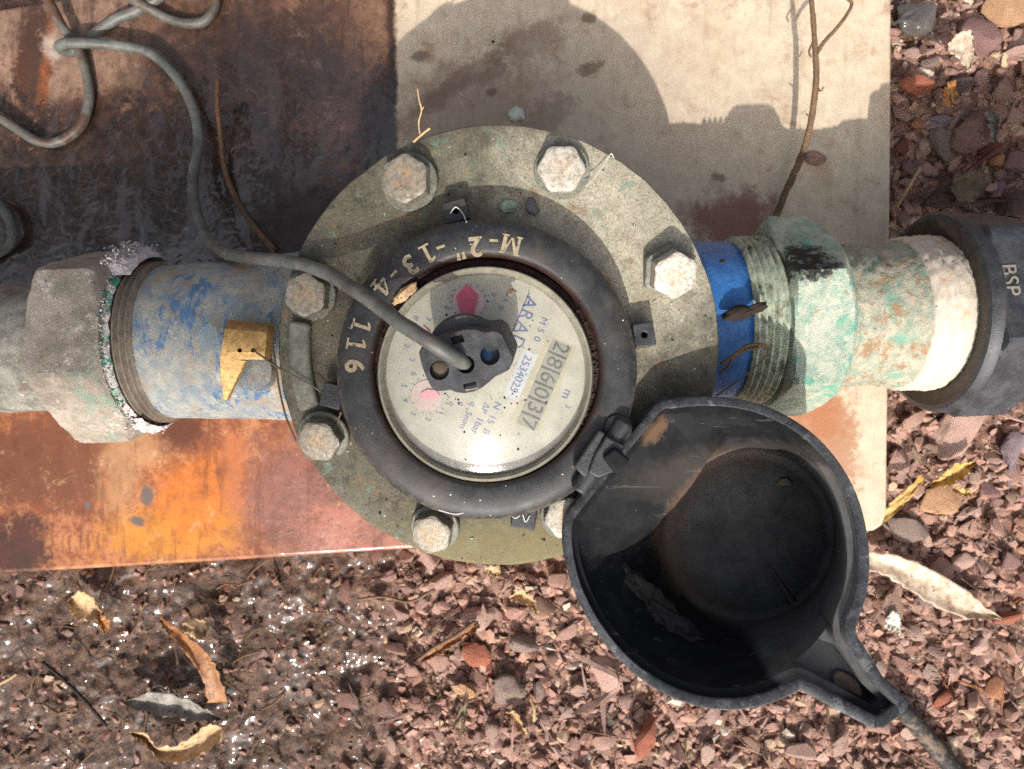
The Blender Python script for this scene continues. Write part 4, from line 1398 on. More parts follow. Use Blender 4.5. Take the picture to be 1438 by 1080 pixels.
# stencilled characters on the collar: slab figures drawn as strokes
def stroke_char(ch):
    R = {'1': [[(.24, 0), (.42, 0), (.42, 1), (.24, 1)], [(.04, 0), (.62, 0), (.62, .1), (.04, .1)], [(.02, .74), (.24, .84), (.24, 1), (.02, .86)]],
         'M': [[(.08, 0), (.20, 0), (.24, .95), (.08, 1)], [(.78, 0), (.98, 0), (.98, 1), (.78, .95)], [(.08, 1), (.28, 1), (.58, .12), (.46, .12)], [(.98, 1), (.80, 1), (.50, .12), (.56, .12)],
               [(0, 0), (.3, 0), (.3, .09), (0, .09)], [(.70, 0), (1.06, 0), (1.06, .09), (.70, .09)], [(0, .92), (.24, .92), (.24, 1), (0, 1)], [(.86, .92), (1.06, .92), (1.06, 1), (.86, 1)]],
         '4': [[(.46, 0), (.64, 0), (.64, 1), (.46, 1)], [(0, .25), (.82, .25), (.82, .38), (0, .38)], [(0, .38), (.12, .38), (.56, 1), (.46, 1)], [(.30, 0), (.80, 0), (.80, .09), (.30, .09)]],
         '-': [[(.05, .38), (.5, .38), (.5, .52), (.05, .52)]],
         '"': [[(.05, .62), (.19, .62), (.23, 1), (.03, 1)], [(.32, .62), (.46, .62), (.50, 1), (.30, 1)]]}
    if ch not in R:
        return None
    v, f = [], []
    for i, q in enumerate(R[ch]):
        n = len(v)
        v += [Vector((x - .36, y - .5, i * .0015)) for x, y in q]
        f.append((n, n + 1, n + 2, n + 3))
    return v, f
CHARS = [('M', 722, 345), ('-', 691, 339), ('2', 668, 345), ('"', 643, 352), ('-', 617, 349), ('1', 599, 357), ('3', 575, 371), ('-', 552, 387), ('4', 537, 401), ('1', 507, 459), ('1', 500, 485), ('6', 497, 514)]
for ch, px, py in CHARS:
    p = P(px, py, .2696)
    a = math.atan2(CC.y - p.y, CC.x - p.x) - math.pi / 2       # up points to the dial
    H = .0074
    g = stroke_char(ch)
    if g:
        o = ob('lettering', [Vector((q.x * H, q.y * H, q.z * H)) for q in g[0]], g[1], MAT['gold'], smooth=False)
        o.parent = collar
        o.location = p - origin_of(collar)
        o.rotation_euler = (0, 0, a)
    else:
        text(ch, p, math.degrees(a), H * 1.40, MAT['gold'], collar, bold=.0003)

# gap, bezel, dial, dome
DC = P(681, 525, .268)
v, f = lathe_z([(.0445, CZ - .0055), (.0432, CZ - .0045), (.0405, CZ - .0050), (.0395, CZ - .012)], DC, 120, jit=.01)
ob('rust_seam', v, f, MAT['rustgap'], meter)
DZ = CZ - .0045
v, f = lathe_z([(.0002, DZ), (.0386, DZ)], DC, 96, True)
dial = ob('dial', v, f, MAT['dial'], meter, at=Vector((DC.x, DC.y, DZ)))
v, f = lathe_z([(.0420, CZ - .0100), (.0416, CZ - .0030), (.0412, CZ - .0012), (.0406, CZ + .0002), (.0400, CZ + .0002), (.0391, CZ - .0012), (.0386, CZ - .0036), (.0384, CZ - .0046)], DC, 128)
ob('bezel', v, f, MAT['bezel'], meter, sharp=50)
Rs = .082
prof = [(r, CZ + .0068 - (Rs - math.sqrt(Rs * Rs - r * r))) for r in (.0003, .005, .010, .015, .020, .0245, .0285, .032, .0350)] + [(.0374, CZ - .0014), (.0390, CZ - .0024)]
v, f = lathe_z(prof, DC, 96, True)
ob('dome', v, f, MAT['glass'], meter, sharp=None)

dd = .2745    # depth of the print on the dial as seen
TA = -113.6
def dtext(s, px, py, size_px, ang=TA, mat='print', name='lettering', lift=.0001):
    p = P(px, py, CAMZ - DZ)
    p.z = DZ + lift
    return text(s, p, ang, size_px * .2745 / F, MAT[mat], dial, name, bold=0.0)
def dial_quad(c, along, across, ang, mat, name, lift):
    p = P(c[0], c[1], CAMZ - DZ)
    a = math.radians(ang)
    k = .2745 / F
    u, w = Vector((math.cos(a), math.sin(a), 0)) * along * k, Vector((-math.sin(a), math.cos(a), 0)) * across * k
    z = Vector((0, 0, DZ + lift - p.z))
    return ob(name, [p + z + u * x + w * y for x, y in ((-1, -1), (1, -1), (1, 1), (-1, 1))], [(0, 1, 2, 3)], MAT[mat], dial, smooth=False)
for s, px, py, sz in (('A', 744, 425, 26), ('R', 738, 442, 26), ('A', 732, 461, 26), ('D', 726, 480, 26)):
    dtext(s, px, py, sz)
dial_quad((730, 442), 34, .9, -113.6, 'print', 'underline', .0001)
dtext('M', 763, 451, 14); dtext('5', 759, 464, 14); dtext('0', 754, 476, 14)
dial_quad((731, 527), 36, 11, -113.6, 'white', 'number_label', .00006)
dtext('2534025', 731, 525, 16, mat='print', lift=.00014)
dial_quad((763, 540), 66, 22, -113.6, 'tan', 'counter_frame', .00005)
dial_quad((764, 541), 64, 15, -113.6, 'strip', 'counter_window', .00009)
for i, ch in enumerate('286037'):
    t = (i - 2.5) / 5.0
    dtext(ch, 764 - 46 * t, 541 + 106 * t, 32, mat='print2', name='counter_digit', lift=.00018)
for i in range(5):
    t = (i - 2) / 5.0
    dial_quad((764 - 46 * t, 541 + 106 * t), 1.6, 14, -113.6, 'print2', 'counter_line', .00015)
dtext('m', 796, 554, 18); dtext('3', 797, 571, 11)
dtext('N', 697.5, 570, 14); dtext('15', 690, 589, 14); dtext('B', 682.5, 606, 14); dtext('H', 676, 622, 14)
dtext('\u0394P', 681, 573, 13); dtext('1bar', 670, 598, 14)
dtext('q', 664, 568, 13); dtext('5mm', 654, 590, 13)
for s, px, py in (('7', 601, 448), ('8', 584, 447), ('9', 693, 413), ('8', 627, 432), ('x', 711, 422), ('0', 703, 432), ('3', 578, 505), ('6', 581, 525), ('5', 567, 542), ('4', 569, 562), ('3', 580, 581), ('2', 601, 589), ('1', 619, 580), ('0', 633, 567), ('0', 646, 567), ('2', 571, 486)):
    dtext(s, px, py, 11, ang=TA + random.uniform(-8, 8), name='numeral')
# ticks round the small dials
for cx, cy, r0, r1, a0, a1, n in ((658, 424, 23, 27, -40, 220, 14), (604, 553, 25, 29, 90, 350, 14)):
    for i in range(n):
        a = math.radians(a0 + (a1 - a0) * i / (n - 1))
        rm = (r0 + r1) / 2
        dial_quad((cx + rm * math.cos(a), cy - rm * math.sin(a)), 2.2, .5, math.degrees(a), 'print', 'tick', .0001)
def ddisc(px, py, r, mat, name, lift, n=32):
    p = P(px, py, CAMZ - DZ)
    k = .2745 / F
    pts = [Vector((p.x + r * k * math.cos(2 * math.pi * j / n), p.y + r * k * math.sin(2 * math.pi * j / n), DZ + lift)) for j in range(n)]
    low = [Vector((q.x, q.y, DZ + lift * .3)) for q in pts]
    v, f = loft([low, pts], False, True)
    return ob(name, v, f, MAT[mat], dial)
def dpoly(pxs, mat, name, lift, th=.0004):
    top = [P(x, y, CAMZ - DZ) for x, y in pxs]
    top = [Vector((p.x, p.y, DZ + lift)) for p in top]
    bot = [Vector((p.x, p.y, DZ + lift - th)) for p in top]
    v, f = prism(top, bot)
    return ob(name, v, f, MAT[mat], dial, smooth=False)
ddisc(658, 424, 22, 'rose', 'pointer_disc', .0003)
dpoly([(656, 399), (672, 414), (667, 434), (664, 446), (647, 446), (645, 432), (640, 417)], 'red', 'pointer', .0009)
ddisc(599, 556, 22, 'pale', 'pointer_disc', .0003)
dpoly([(592, 552), (600, 547), (612, 548), (618, 556), (608, 561), (596, 562), (590, 558)], 'pink', 'pointer', .0009)
dpoly([(595, 458), (604, 466), (606, 480), (590, 478), (591, 468)], 'pink', 'pointer', .0007)
# dirt on the dome: leaf scraps
# ---- lid
LIDC = (1008, 780)
HD = Vector((-.757, .653, 0))       # from the lid towards the hinge
def rim_depth(px, py):
    t = ((px - LIDC[0]) * -.757 + (540 - py - (540 - LIDC[1])) * .653) / 215.0
    return .2570 + .020 * t
OUT = [(918, 570), (950, 560), (1000, 557), (1050, 563), (1100, 581), (1148, 614), (1186, 660), (1211, 715), (1222, 780), (1218, 835), (1203, 884),
       (1213, 906), (1240, 950), (1278, 986), (1275, 998), (1242, 1023), (1226, 1024), (1176, 998), (1124, 970),
       (1085, 988), (1035, 998), (985, 994), (935, 976), (885, 942), (840, 892), (808, 835), (793, 780), (792, 734), (806, 708), (862, 638)]
STRAIGHT = (11, 12, 13, 14, 15, 16, 17, 28, 29)
def closed_curve(pts, per=10):
    n = len(pts)
    out = []
    for i in range(n):
        p0, p1, p2, p3 = (Vector(pts[(i + k - 1) % n]) for k in range(4))
        for k in range(per):
            t = k / per
            if i in STRAIGHT:
                out.append(p1.lerp(p2, t))
            else:
                if i == 10:
                    p3 = p2
                if i == 18:
                    p0 = p1
                out.append(.5 * ((2 * p1) + (p2 - p0) * t + (2 * p0 - 5 * p1 + 4 * p2 - p3) * t * t + (3 * p1 - p0 - 3 * p2 + p3) * t ** 3))
    return out
oc = closed_curve(OUT)
nO = len(oc)
def inset(curve, w):
    out = []
    for i, p in enumerate(curve):
        t = (curve[(i + 2) % len(curve)] - curve[i - 2])
        nrm = Vector((-t.y, t.x))
        nrm.normalize()
        out.append(p + nrm * (w(p) if callable(w) else w))
    return out
def in_tab(p):
    return (p - Vector(LIDC)).length > 224 and p.x > 1100 and p.y > 880
def rimw(p):
    t = ((p.x - LIDC[0]) * .757 + (p.y - LIDC[1]) * .653) / 215
    return 13 + 5 * max(0, min(1, t))
ic = inset(oc, rimw)
fc = Vector((1052, 752))
def ang_of(p, c):
    return math.atan2(p.y - c.y, p.x - c.x)
up = lambda z: Vector((0, 0, z))
rimtop_o = [P(p.x, p.y, rim_depth(p.x, p.y)) for p in oc]
rimtop_i = [P(p.x, p.y, rim_depth(p.x, p.y)) for p in ic]
def to_rim(p, rad):
    """pull a point of the tab back to the round of the lid"""
    d = (p - Vector(LIDC))
    if in_tab(p):
        d = d.normalized() * rad
    return Vector(LIDC) + d
def clear(q, z):
    """keep the wall above the meter's flange"""
    if (Vector((q.x, q.y)) - Vector((MC.x, MC.y))).length < .0925 and q.z < z:
        return Vector((q.x, q.y, z))
    return q
def wall(curve, k, drop, rad, rfl, dfl, zmin, tops):
    ring = []
    for i, p in enumerate(curve):
        b = to_rim(p, rad)
        top = P(b.x, b.y, rim_depth(b.x, b.y))
        if in_tab(p):
            top = top - up(drop)
        a = ang_of(b, fc)
        fl = P(fc.x + rfl * math.cos(a), fc.y + rfl * math.sin(a), dfl)
        ring.append(clear(top.lerp(fl, k), zmin))
    return ring
def floor_ring(rad, d, zmin=.1425):
    return [clear(P(fc.x + rad * math.cos(ang_of(to_rim(p, 205), fc)), fc.y + rad * math.sin(ang_of(to_rim(p, 205), fc)), d), zmin) for p in ic]
skirt = [clear(q - up(.0085), .1412) for q in rimtop_o]
ic2 = inset(oc, lambda p: rimw(p) + 9)
step_o = [q - up(.0030) for q in rimtop_i]
step_i = [P(p.x, p.y, rim_depth(p.x, p.y)) - up(.0034) for p in ic2]
ledge = [q - up(.0060) if in_tab(p) else q - up(.0010) for q, p in zip(step_i, oc)]
rim_o1 = [q - up(.0006) for q in rimtop_o]
rim_o2 = [q.lerp(t, .14) for q, t in zip(rimtop_o, rimtop_i)]
rim_i2 = [q.lerp(t, .12) for q, t in zip(rimtop_i, rimtop_o)]
rim_i1 = [q - up(.0006) for q in rimtop_i]
W = lambda k: wall(oc if False else ic, k, .0090, 204, 122, .3000, .1425, None)
# the tab test is made on the outer curve so that both curves agree point by point
_tab = [in_tab(p) for p in oc]
def run(start, end, k, rad, zmin):
    """a wall that stays above the flange until it is past the flange's edge, then drops to the floor"""
    m2 = Vector((MC.x, MC.y))
    a, b = Vector((start.x, start.y)), Vector((end.x, end.y))
    t = 0.0
    while t < .95 and (a.lerp(b, t) - m2).length < rad:
        t += .01
    k1 = .6 * min(1.0, t / .25)
    wp = start.lerp(end, t)
    wp.z = max(wp.z, zmin) if t > 0 else wp.z
    if k < k1:
        q = start.lerp(wp, k / k1)
    else:
        q = wp.lerp(end, (k - k1) / (1 - k1))
    return q
def W(k):
    ring = []
    for i, p in enumerate(ic):
        if _tab[i]:
            b = Vector(LIDC) + (p - Vector(LIDC)).normalized() * min(204, (p - Vector(LIDC)).length)
            top = P(b.x, b.y, rim_depth(b.x, b.y)) - up(.0090)
        else:
            b = p
            top = step_i[i] - up(.0012)
        a = ang_of(b, fc)
        ring.append(run(top, P(fc.x + 122 * math.cos(a), fc.y + 122 * math.sin(a), .3080), k, .0965, .1432))
    return ring
def WO(k):
    ring = []
    for i, p in enumerate(oc):
        b = Vector(LIDC) + (p - Vector(LIDC)).normalized() * min(216, (p - Vector(LIDC)).length)
        top = P(b.x, b.y, rim_depth(b.x, b.y)) - up(.0108)
        a = ang_of(b, fc)
        ring.append(run(clear(top, .1412), P(fc.x + 130 * math.cos(a), fc.y + 130 * math.sin(a), .3135), k, .0945, .1412))
    return ring
skirt = [clear(q - up(.0106), .1412) for q in rimtop_o]
rings = [floor_ring(90, .3160), floor_ring(130, .3140), WO(.85), WO(.7), WO(.6), WO(.45), WO(.3), WO(.15), WO(.0), skirt, rim_o1, rim_o2, rim_i2, rim_i1, step_o, step_i, ledge,
         W(0), W(.15), W(.3), W(.45), W(.6), W(.7), W(.8), W(.92), floor_ring(119, .3104), floor_ring(114, .3110), floor_ring(106, .3110), floor_ring(103, .3102), floor_ring(60, .3100), floor_ring(1, .3099)]
v, f = loft(rings, False, True)
lid = ob('lid', v, f, MAT['lid'], meter, sharp=50)
lid.data.materials.append(MAT['rim'])
for p in lid.data.polygons:
    ri = min(p.vertices) // nO
    if ri in (9, 10, 11, 12):
        p.material_index = 1
# slot in the tab: an oval opening with a worn pale lip and dirt behind it
slot = []
for rr, dz in ((1.16, .0000), (1.0, .0008), (.90, .0003)):
    ring = []
    for j in range(32):
        a = 2 * math.pi * j / 32
        x, y = 26 * rr * math.cos(a), 13.5 * rr * math.sin(a)
        t = math.radians(42)
        qx, qy = 1190 + x * math.cos(t) - y * math.sin(t), 962 + x * math.sin(t) + y * math.cos(t)
        ring.append(P(qx, qy, rim_depth(qx, qy) + .0066 - dz))
    slot.append(ring)
v, f = loft(slot, False, True)
o = ob('slot', v, f, MAT['clay'], lid)
o.data.materials.append(MAT['rim'])
for p in o.data.polygons:
    if len(p.vertices) == 4:
        p.material_index = 1
# hinge: two knuckles on the collar, a block on the lid, pin
def block(pxs, d_top, h, mat, name, parent, w=.0008):
    top = [P(x, y, d_top) for x, y in pxs]
    v, f = prism(top, [p - Vector((0, 0, h)) for p in top])
    o = ob(name, v, f, mat, parent)
    return bevel(o, w, 3)
block([(842, 603), (851, 609), (831, 655), (822, 672), (812, 662), (806, 655)], .2640, .012, MAT['black'], 'hinge_arm', lid)
block([(851, 612), (878, 626), (868, 652), (866, 662), (840, 672), (826, 664), (834, 640)], .2625, .011, MAT['black'], 'hinge_plate', lid)
block([(846, 642), (864, 628), (886, 646), (866, 668)], .2600, .006, MAT['lid'], 'hinge_block', lid, .0012)
v, f = cyl(P(878, 592, .268), P(812, 690, .268), .0036, 24)
o = ob('hinge_pin', v, f, MAT['black'], lid)
bevel(o, .001, 2)
v, f = lathe_z([(.0062, FLZ + .004), (.0062, CZ - .002), (.0050, CZ + .0012), (.0025, CZ + .0022), (.0003, CZ + .0024)], P(868, 602, .267), 28, False, True)
o = ob('hinge_knuckle', v, f, MAT['black'], meter)
v, f = lathe_z([(.0045, FLZ + .004), (.0045, CZ - .003), (.0036, CZ - .0004), (.0002, CZ)], P(809, 668, .268), 24, False, True)
o = ob('hinge_knuckle', v, f, MAT['black'], meter)

# ================================================================== PULSE SENSOR WITH CABLE
sensor = thing('pulse_sensor', 'black plastic pulse sensor clipped on the dial with a grey cable', 'sensor', P(655, 508, .262))
top_px = [(587, 497), (590, 491), (600, 482), (612, 476), (624, 471), (634, 467), (644, 464), (656, 462), (668, 462), (678, 465), (685, 466), (694, 464), (701, 466), (706, 470), (712, 482), (718, 494), (721, 502), (719, 512), (714, 521), (704, 526), (695, 530), (688, 537), (678, 545), (666, 551), (652, 553.5), (640, 552), (632, 548.5), (622, 550), (611, 550), (604, 544), (598, 532), (591, 514)]
sd = .2505
top = [P(x, y, sd) for x, y in top_px]
sc = P(655, 508, sd)
bot = [p + Vector((.0016, .0052, -.0135)) for p in top]
v, f = loft([bot, [p + Vector((.0002, .0006, -.0012)) for p in top], [sc + (p - sc) * .975 + Vector((0, 0, 0)) for p in top]])
head = ob('sensor_head', v, f, MAT['sensor'], sensor, sharp=30)
cs_ = []
def cutcyl(px, py, r, depth):
    c = P(px, py, sd)
    cv, cf = cyl(c + Vector((0, 0, -depth)), c + Vector((0, 0, .004)), r, 28)
    cs_.append(ob('hole', cv, cf, None))
def cutbox(pxs, depth):
    t = [P(x, y, sd) for x, y in pxs]
    cv, cf = prism([p + Vector((0, 0, .004)) for p in t], [p - Vector((0, 0, depth)) for p in t])
    cs_.append(ob('hole', cv, cf, None))
cutcyl(617, 520, .00345, .006)
cutcyl(688, 499, .00350, .008)
cutcyl(654, 512, .0032, .008)
cutbox([(632, 474), (649, 470), (653, 480), (636, 484)], .004)
cutbox([(650, 540), (668, 535), (671, 546), (653, 549)], .004)
cut(head, cs_)
def disc(c, r, mat, name, parent, dome=0.0, n=24):
    v, f = lathe_z([(r, c.z), (r * .6, c.z + dome * .7), (r * .2, c.z + dome)], c, n, False, True)
    return ob(name, v, f, mat, parent)
c = P(617, 520, sd); disc(Vector((c.x, c.y, c.z - .0032)), .0032, MAT['clay'], 'dirt_plug', sensor, .0012)
c = P(688, 499, sd); disc(Vector((c.x - .0012, c.y, c.z - .0050)), .0026, MAT['blue'], 'screw', sensor, .0003)
v, f = lathe_z([(.0105, .0), (.0105, .004)], (0, 0), 8)
base_c = P(652, 512, .262)
v, f = lathe_z([(.0138, CZ + .0050), (.0138, CZ + .0135), (.0128, CZ + .0146)], Vector((base_c.x + .0008, base_c.y + .0046, 0)), 56, True, True)
o = ob('sensor_base', v, f, MAT['sensor'], sensor)

CAB = [(655, 513, .2570), (648, 508, .2515), (630, 497, .2465), (600, 478, .2440), (560, 452, .2480), (525, 425, .2575), (490, 402, .2690), (462, 385, .2775), (430, 373, .2830), (392, 366, .2920), (350, 362, .3080), (315, 355, .3240), (292, 340, .3420),
       (280, 312, .3580), (272, 280, .3700), (271, 250, .3780), (276, 222, .3840), (279, 195, .3880), (275, 165, .3900), (264, 135, .3910), (245, 105, .3920), (222, 82, .3915), (200, 70, .3905), (165, 64, .3895), (130, 61, .3880), (104, 60, .3870), (88, 62, .3880), (84, 68, .3915), (100, 72, .3960), (118, 62, .3965), (140, 42, .3960), (165, 26, .3955), (195, 14, .3950), (230, -8, .3940), (270, -40, .393)]
v, f = tube([P(*q) for q in CAB], .0028, 14, 7, .07)
ob('cable', v, f, MAT['cable'], sensor, sharp=None)
loose = [
 ([(52, -25, .386), (70, 5, .389), (88, 38, .392), (104, 58, .3935), (114, 78, .3955), (123, 110, .3965), (125, 140, .3965), (116, 172, .3965), (96, 192, .3965), (72, 201, .3965), (48, 196, .3955), (20, 178, .394), (0, 166, .393), (-30, 152, .392)], .0027, 'muddy grey cable looping in a hook through the brown stained corner of the sheet', 'cable2'),
 ([(155, -25, .389), (185, -2, .391), (212, 14, .3935), (235, 26, .3955), (262, 33, .3965), (284, 31, .3965), (298, 18, .396), (303, 0, .395), (300, -25, .393)], .0027, 'dark cable dipping from the top edge in a short loop beside the cable knot', 'cable2'),
 ([(-25, 268, .390), (-2, 286, .391), (12, 306, .3925), (18, 328, .394), (12, 346, .3955), (-8, 358, .396), (-30, 366, .396)], .0026, 'pale grey cable bend poking in at the frame edge above the steel pipe', 'cable')]
for pts, r, lab, mt in loose:
    v, f = tube([P(*q) for q in pts], r, 12, 7, .06)
    o = ob('loose_cable', v, f, MAT[mt], at=P(*pts[len(pts) // 2]), sharp=None)
    tag(o, lab, 'cable', 'loose cables on the sheet')

# ================================================================== SEAL
seal = thing('security_seal', 'brass seal block with a cut hook, wired to the flange over the flaking blue neck', 'seal', P(345, 485, .297))
y0, y1 = 448, 505
secs = [(0, .2935), (.08, .2880), (.25, .2850), (.45, .2845), (.8, .2850), (1, .2862), (1.0, .2960)]
ends = []
for x, dx in ((309, 9), (371, 6), (380, 6)):
    ring = []
    for t, d in secs:
        yy = y0 + (y1 - y0) * t
        ring.append(P(x + dx * (1 - t), yy + (0 if x < 370 else 6 * (1 - t)), d + (0 if x < 375 else .004)))
    ends.append(ring)
v, f = loft(ends)
blk = ob('seal_block', v, f, MAT['brass'], seal, sharp=30)
hc = []
for px in (336, 355):
    c = P(px, 492, .2846)
    cv, cf = cyl(c - Vector((0, 0, .006)), c + Vector((0, 0, .004)), .00095, 14)
    hc.append(ob('hole', cv, cf, None))
cut(blk, hc)
bevel(blk, .0004, 2)
tp_ = [P(x, y, d) for x, y, d in ((308, 503, .288), (346, 506, .289), (336, 526, .291), (318, 563, .293), (313, 560, .2925), (309, 530, .290))]
v, f = prism(tp_, [p - Vector((-.0004, 0, .0016)) for p in tp_])
bevel(ob('hook', v, f, MAT['brass'], seal), .0003, 2)
for w in ([(354.6, 491, .2860), (362, 496, .2825), (387, 514, .2830), (412, 528, .2842), (437, 541, .2850), (460, 556, .2852), (473, 562, .2835)],
          [(378, 466, .2890), (383, 488, .2880), (388, 517, .2880), (392, 545, .2885), (400, 580, .2890), (408, 602, .2895), (416, 620, .2900)],
          [(479, 578, .2830), (474, 592, .2850), (468, 606, .2868)]):
    v, f = tube([P(*q) for q in w], .00042, 7, 6)
    ob('seal_wire', v, f, MAT['wire'], seal)
fp = [P(x, y, d) for x, y, d in ((309, 488, .2935), (305, 464, .294), (293, 453, .2955), (281, 464, .2965), (277, 480, .297), (283, 496, .2975))]
v, f = prism(fp, [p - Vector((0, 0, .0004)) for p in fp])
ob('clear_tab', v, f, MAT['film'], seal)

# ================================================================== TWIGS, LEAVES, CLODS
def stick(name, pts, r, mat, label, cat, group=None, rough=.25, n=7, branches=()):
    if branches:
        e = thing(name, label, cat, P(*pts[-1]), group)
        v, f = tube([P(*q) for q in pts], r, n, 8, rough)
        ob('stem', v, f, MAT[mat], e, sharp=None)
        for b, br in branches:
            v, f = tube([P(*q) for q in b], br, n, 8, rough)
            ob('twiglet', v, f, MAT[mat], e, sharp=None)
        return e
    v, f = tube([P(*q) for q in pts], r, n, 8, rough)
    return tag(ob(name, v, f, MAT[mat], at=P(*pts[-1]), sharp=None), label, cat, group)
stick('twig', [(1135, -20, .366), (1140, 8, .366), (1143, 45, .367), (1145, 78, .368), (1146, 110, .370), (1142, 150, .374), (1134, 192, .380), (1122, 228, .386), (1104, 268, .392), (1090, 304, .3970)], lambda t: .0012 + .0008 * t, 'twig',
      'dry forked twig standing over the sunlit cream end of the sheet', 'twig',
      branches=(([(1145, 78, .368), (1158, 58, .367), (1178, 36, .366), (1192, 16, .365), (1196, 4, .365), (1186, -4, .364)], lambda t: .0011 - .0004 * t), ([(1141, 60, .367), (1136, 72, .366), (1139, 80, .366)], .0005), ([(1146, 118, .371), (1152, 128, .369), (1157, 122, .368)], .0004), ([(1140, 165, .376), (1132, 160, .374)], .0004)))
stick('stick', [(306, 112, .386), (305, 145, .388), (309, 185, .391), (313, 225, .394), (322, 258, .396), (338, 290, .397), (358, 320, .397), (386, 352, .397)], lambda t: .0014 + .0004 * t, 'stick', 'thin brown stick with a pale tip lying on the wet dark side of the sheet', 'stick', rough=.1)
stick('grass_stalk', [(586, 124, .285), (589, 142, .285), (592, 155, .286), (588, 172, .287), (590, 190, .2885)], .00036, 'straw', 'dry grass stalk sticking up behind the tan bolt on the flange rim', 'grass stalk', branches=(([(604, 180, .286), (596, 186, .287), (580, 200, .289)], .0005), ([(592, 155, .286), (595, 150, .286)], .0003)))
stick('root_fibre', [(1079, 490, .2965), (1068, 484, .2955), (1048, 486, .2965), (1030, 500, .298), (1012, 512, .2990)], .0008, 'twig', 'curled dry root fibres lying across the bright blue neck and its thread', 'root',
      branches=(([(1066, 488, .2962), (1048, 492, .297), (1032, 500, .298), (1022, 516, .299), (1010, 524, .2995)], .0007), ([(1079, 490, .2965), (1076, 500, .296), (1062, 514, .296), (1040, 532, .297), (1006, 556, .299)], .00028)))
stick('black_hose', [(1262, 992, .408), (1290, 1022, .412), (1320, 1058, .414), (1360, 1105, .416)], .0053, 'hose', 'black muddy hose running out from under the lid tab', 'hose', rough=.12, n=14)

def leaf(outline_px, d0, mat, label, cat='leaf', curl=.004, group='dead leaves on the ground', seed=0, thick=.00025, bend=0.0, name='dry_leaf'):
    """leaf or strip with curled edges: outline gives its two long sides as lists of pixels"""
    A, B = outline_px
    n, mm = 30, 10
    def samp(L, t):
        x = t * (len(L) - 1)
        i = min(int(x), len(L) - 2)
        k = x - i
        return (L[i][0] * (1 - k) + L[i + 1][0] * k, L[i][1] * (1 - k) + L[i + 1][1] * k)
    A = [tuple(q) for q in catmull([Vector((x, y, 0)) for x, y in A], 5)]
    B = [tuple(q) for q in catmull([Vector((x, y, 0)) for x, y in B], 5)]
    grid_ = []
    rs = Vector((seed * 1.7, seed * .9, 0))
    for i in range(n + 1):
        t = i / n
        a, b = samp(A, t), samp(B, t)
        row = []
        for j in range(mm + 1):
            s = j / mm
            x, y = a[0] * (1 - s) + b[0] * s, a[1] * (1 - s) + b[1] * s
            e = (2 * s - 1)
            z = curl * (.75 * e * e + .35 * abs(e)) + bend * math.sin(math.pi * t) + .0012 * mnoise.noise(Vector((t * 4, s * 3, 0)) + rs) + .0006 * mnoise.noise(Vector((t * 11, s * 8, 0)) + rs)
            ed = abs(e) ** 3 * 5
            x += 2.6 * mnoise.noise(Vector((t * 9, s * 2, 5)) + rs) + ed * mnoise.noise(Vector((t * 26, s, 15)) + rs)
            y += 2.6 * mnoise.noise(Vector((t * 9, s * 2, 9)) + rs) + ed * mnoise.noise(Vector((t * 26, s, 19)) + rs)
            row.append(P(x, y, d0 - z))
        grid_.append(row)
    v = [p for r in grid_ for p in r]
    nv = len(v)
    v += [p - Vector((0, 0, thick)) for p in v]
    w = mm + 1
    f = []
    for i in range(n):
        for j in range(mm):
            q = (i * w + j, i * w + j + 1, (i + 1) * w + j + 1, (i + 1) * w + j)
            f.append(q)
            f.append(tuple(k + nv for k in q)[::-1])
    edge = [(i * w) for i in range(n)] + [n * w + j for j in range(mm)] + [(n - i) * w + mm for i in range(n)] + [mm - j for j in range(mm)]
    for a, b in zip(edge, edge[1:] + edge[:1]):
        f.append((a, b, b + nv, a + nv))
    c = sum((Vector(p) for p in v), Vector()) / len(v)
    return tag(ob(name, v, f, MAT[mat], at=c, sharp=None), label, cat, group)
DG = .413
leaf(([(95, 845), (110, 830), (130, 838), (142, 862)], [(95, 847), (100, 862), (115, 872), (140, 866)]), DG, 'leaf_tan', 'pale oval leaf lying in the wet mud below the orange rust', seed=1)
leaf(([(138, 862), (150, 868), (155, 882)], [(137, 866), (138, 880), (148, 890)]), DG - .001, 'leaf_or', 'small bright orange leaf tip beside the pale oval leaf', seed=2, curl=.002)
leaf(([(224, 866), (248, 882), (280, 905), (306, 940), (320, 985)], [(224, 872), (238, 892), (262, 918), (282, 950), (292, 988)]), DG - .004, 'leaf_brown', 'long curved brown leaf arching over the glittering mud', seed=3, curl=.002, bend=.004)
leaf(([(172, 984), (205, 974), (245, 976), (285, 994), (312, 1010)], [(174, 990), (205, 1002), (245, 1008), (280, 1012), (310, 1014)]), DG, 'leaf_grey', 'flat grey wet leaf below the long curved brown leaf', seed=4)
leaf(([(182, 1028), (205, 1032), (224, 1050), (262, 1040), (290, 1018), (312, 1020)], [(182, 1032), (200, 1042), (222, 1066), (262, 1068), (296, 1052), (314, 1024)]), DG - .002, 'leaf_tan', 'curled tan leaf with a long stem at the bottom of the mud', seed=5, curl=.005)
leaf(([(255, 874), (270, 868), (288, 876), (290, 890)], [(256, 882), (264, 892), (278, 896), (289, 892)]), DG, 'leaf_tan', 'small round tan leaf scrap right of the arching brown leaf', seed=6, curl=.002)
leaf(([(1200, 775), (1240, 776), (1290, 790), (1325, 808), (1370, 840), (1412, 872)], [(1200, 800), (1235, 805), (1265, 822), (1300, 845), (1350, 866), (1410, 873)]), DG - .003, 'leaf_pale', 'long pale bark strip pointing away from the lid', 'bark strip', curl=.003, group=None, seed=7, name='bark_strip')
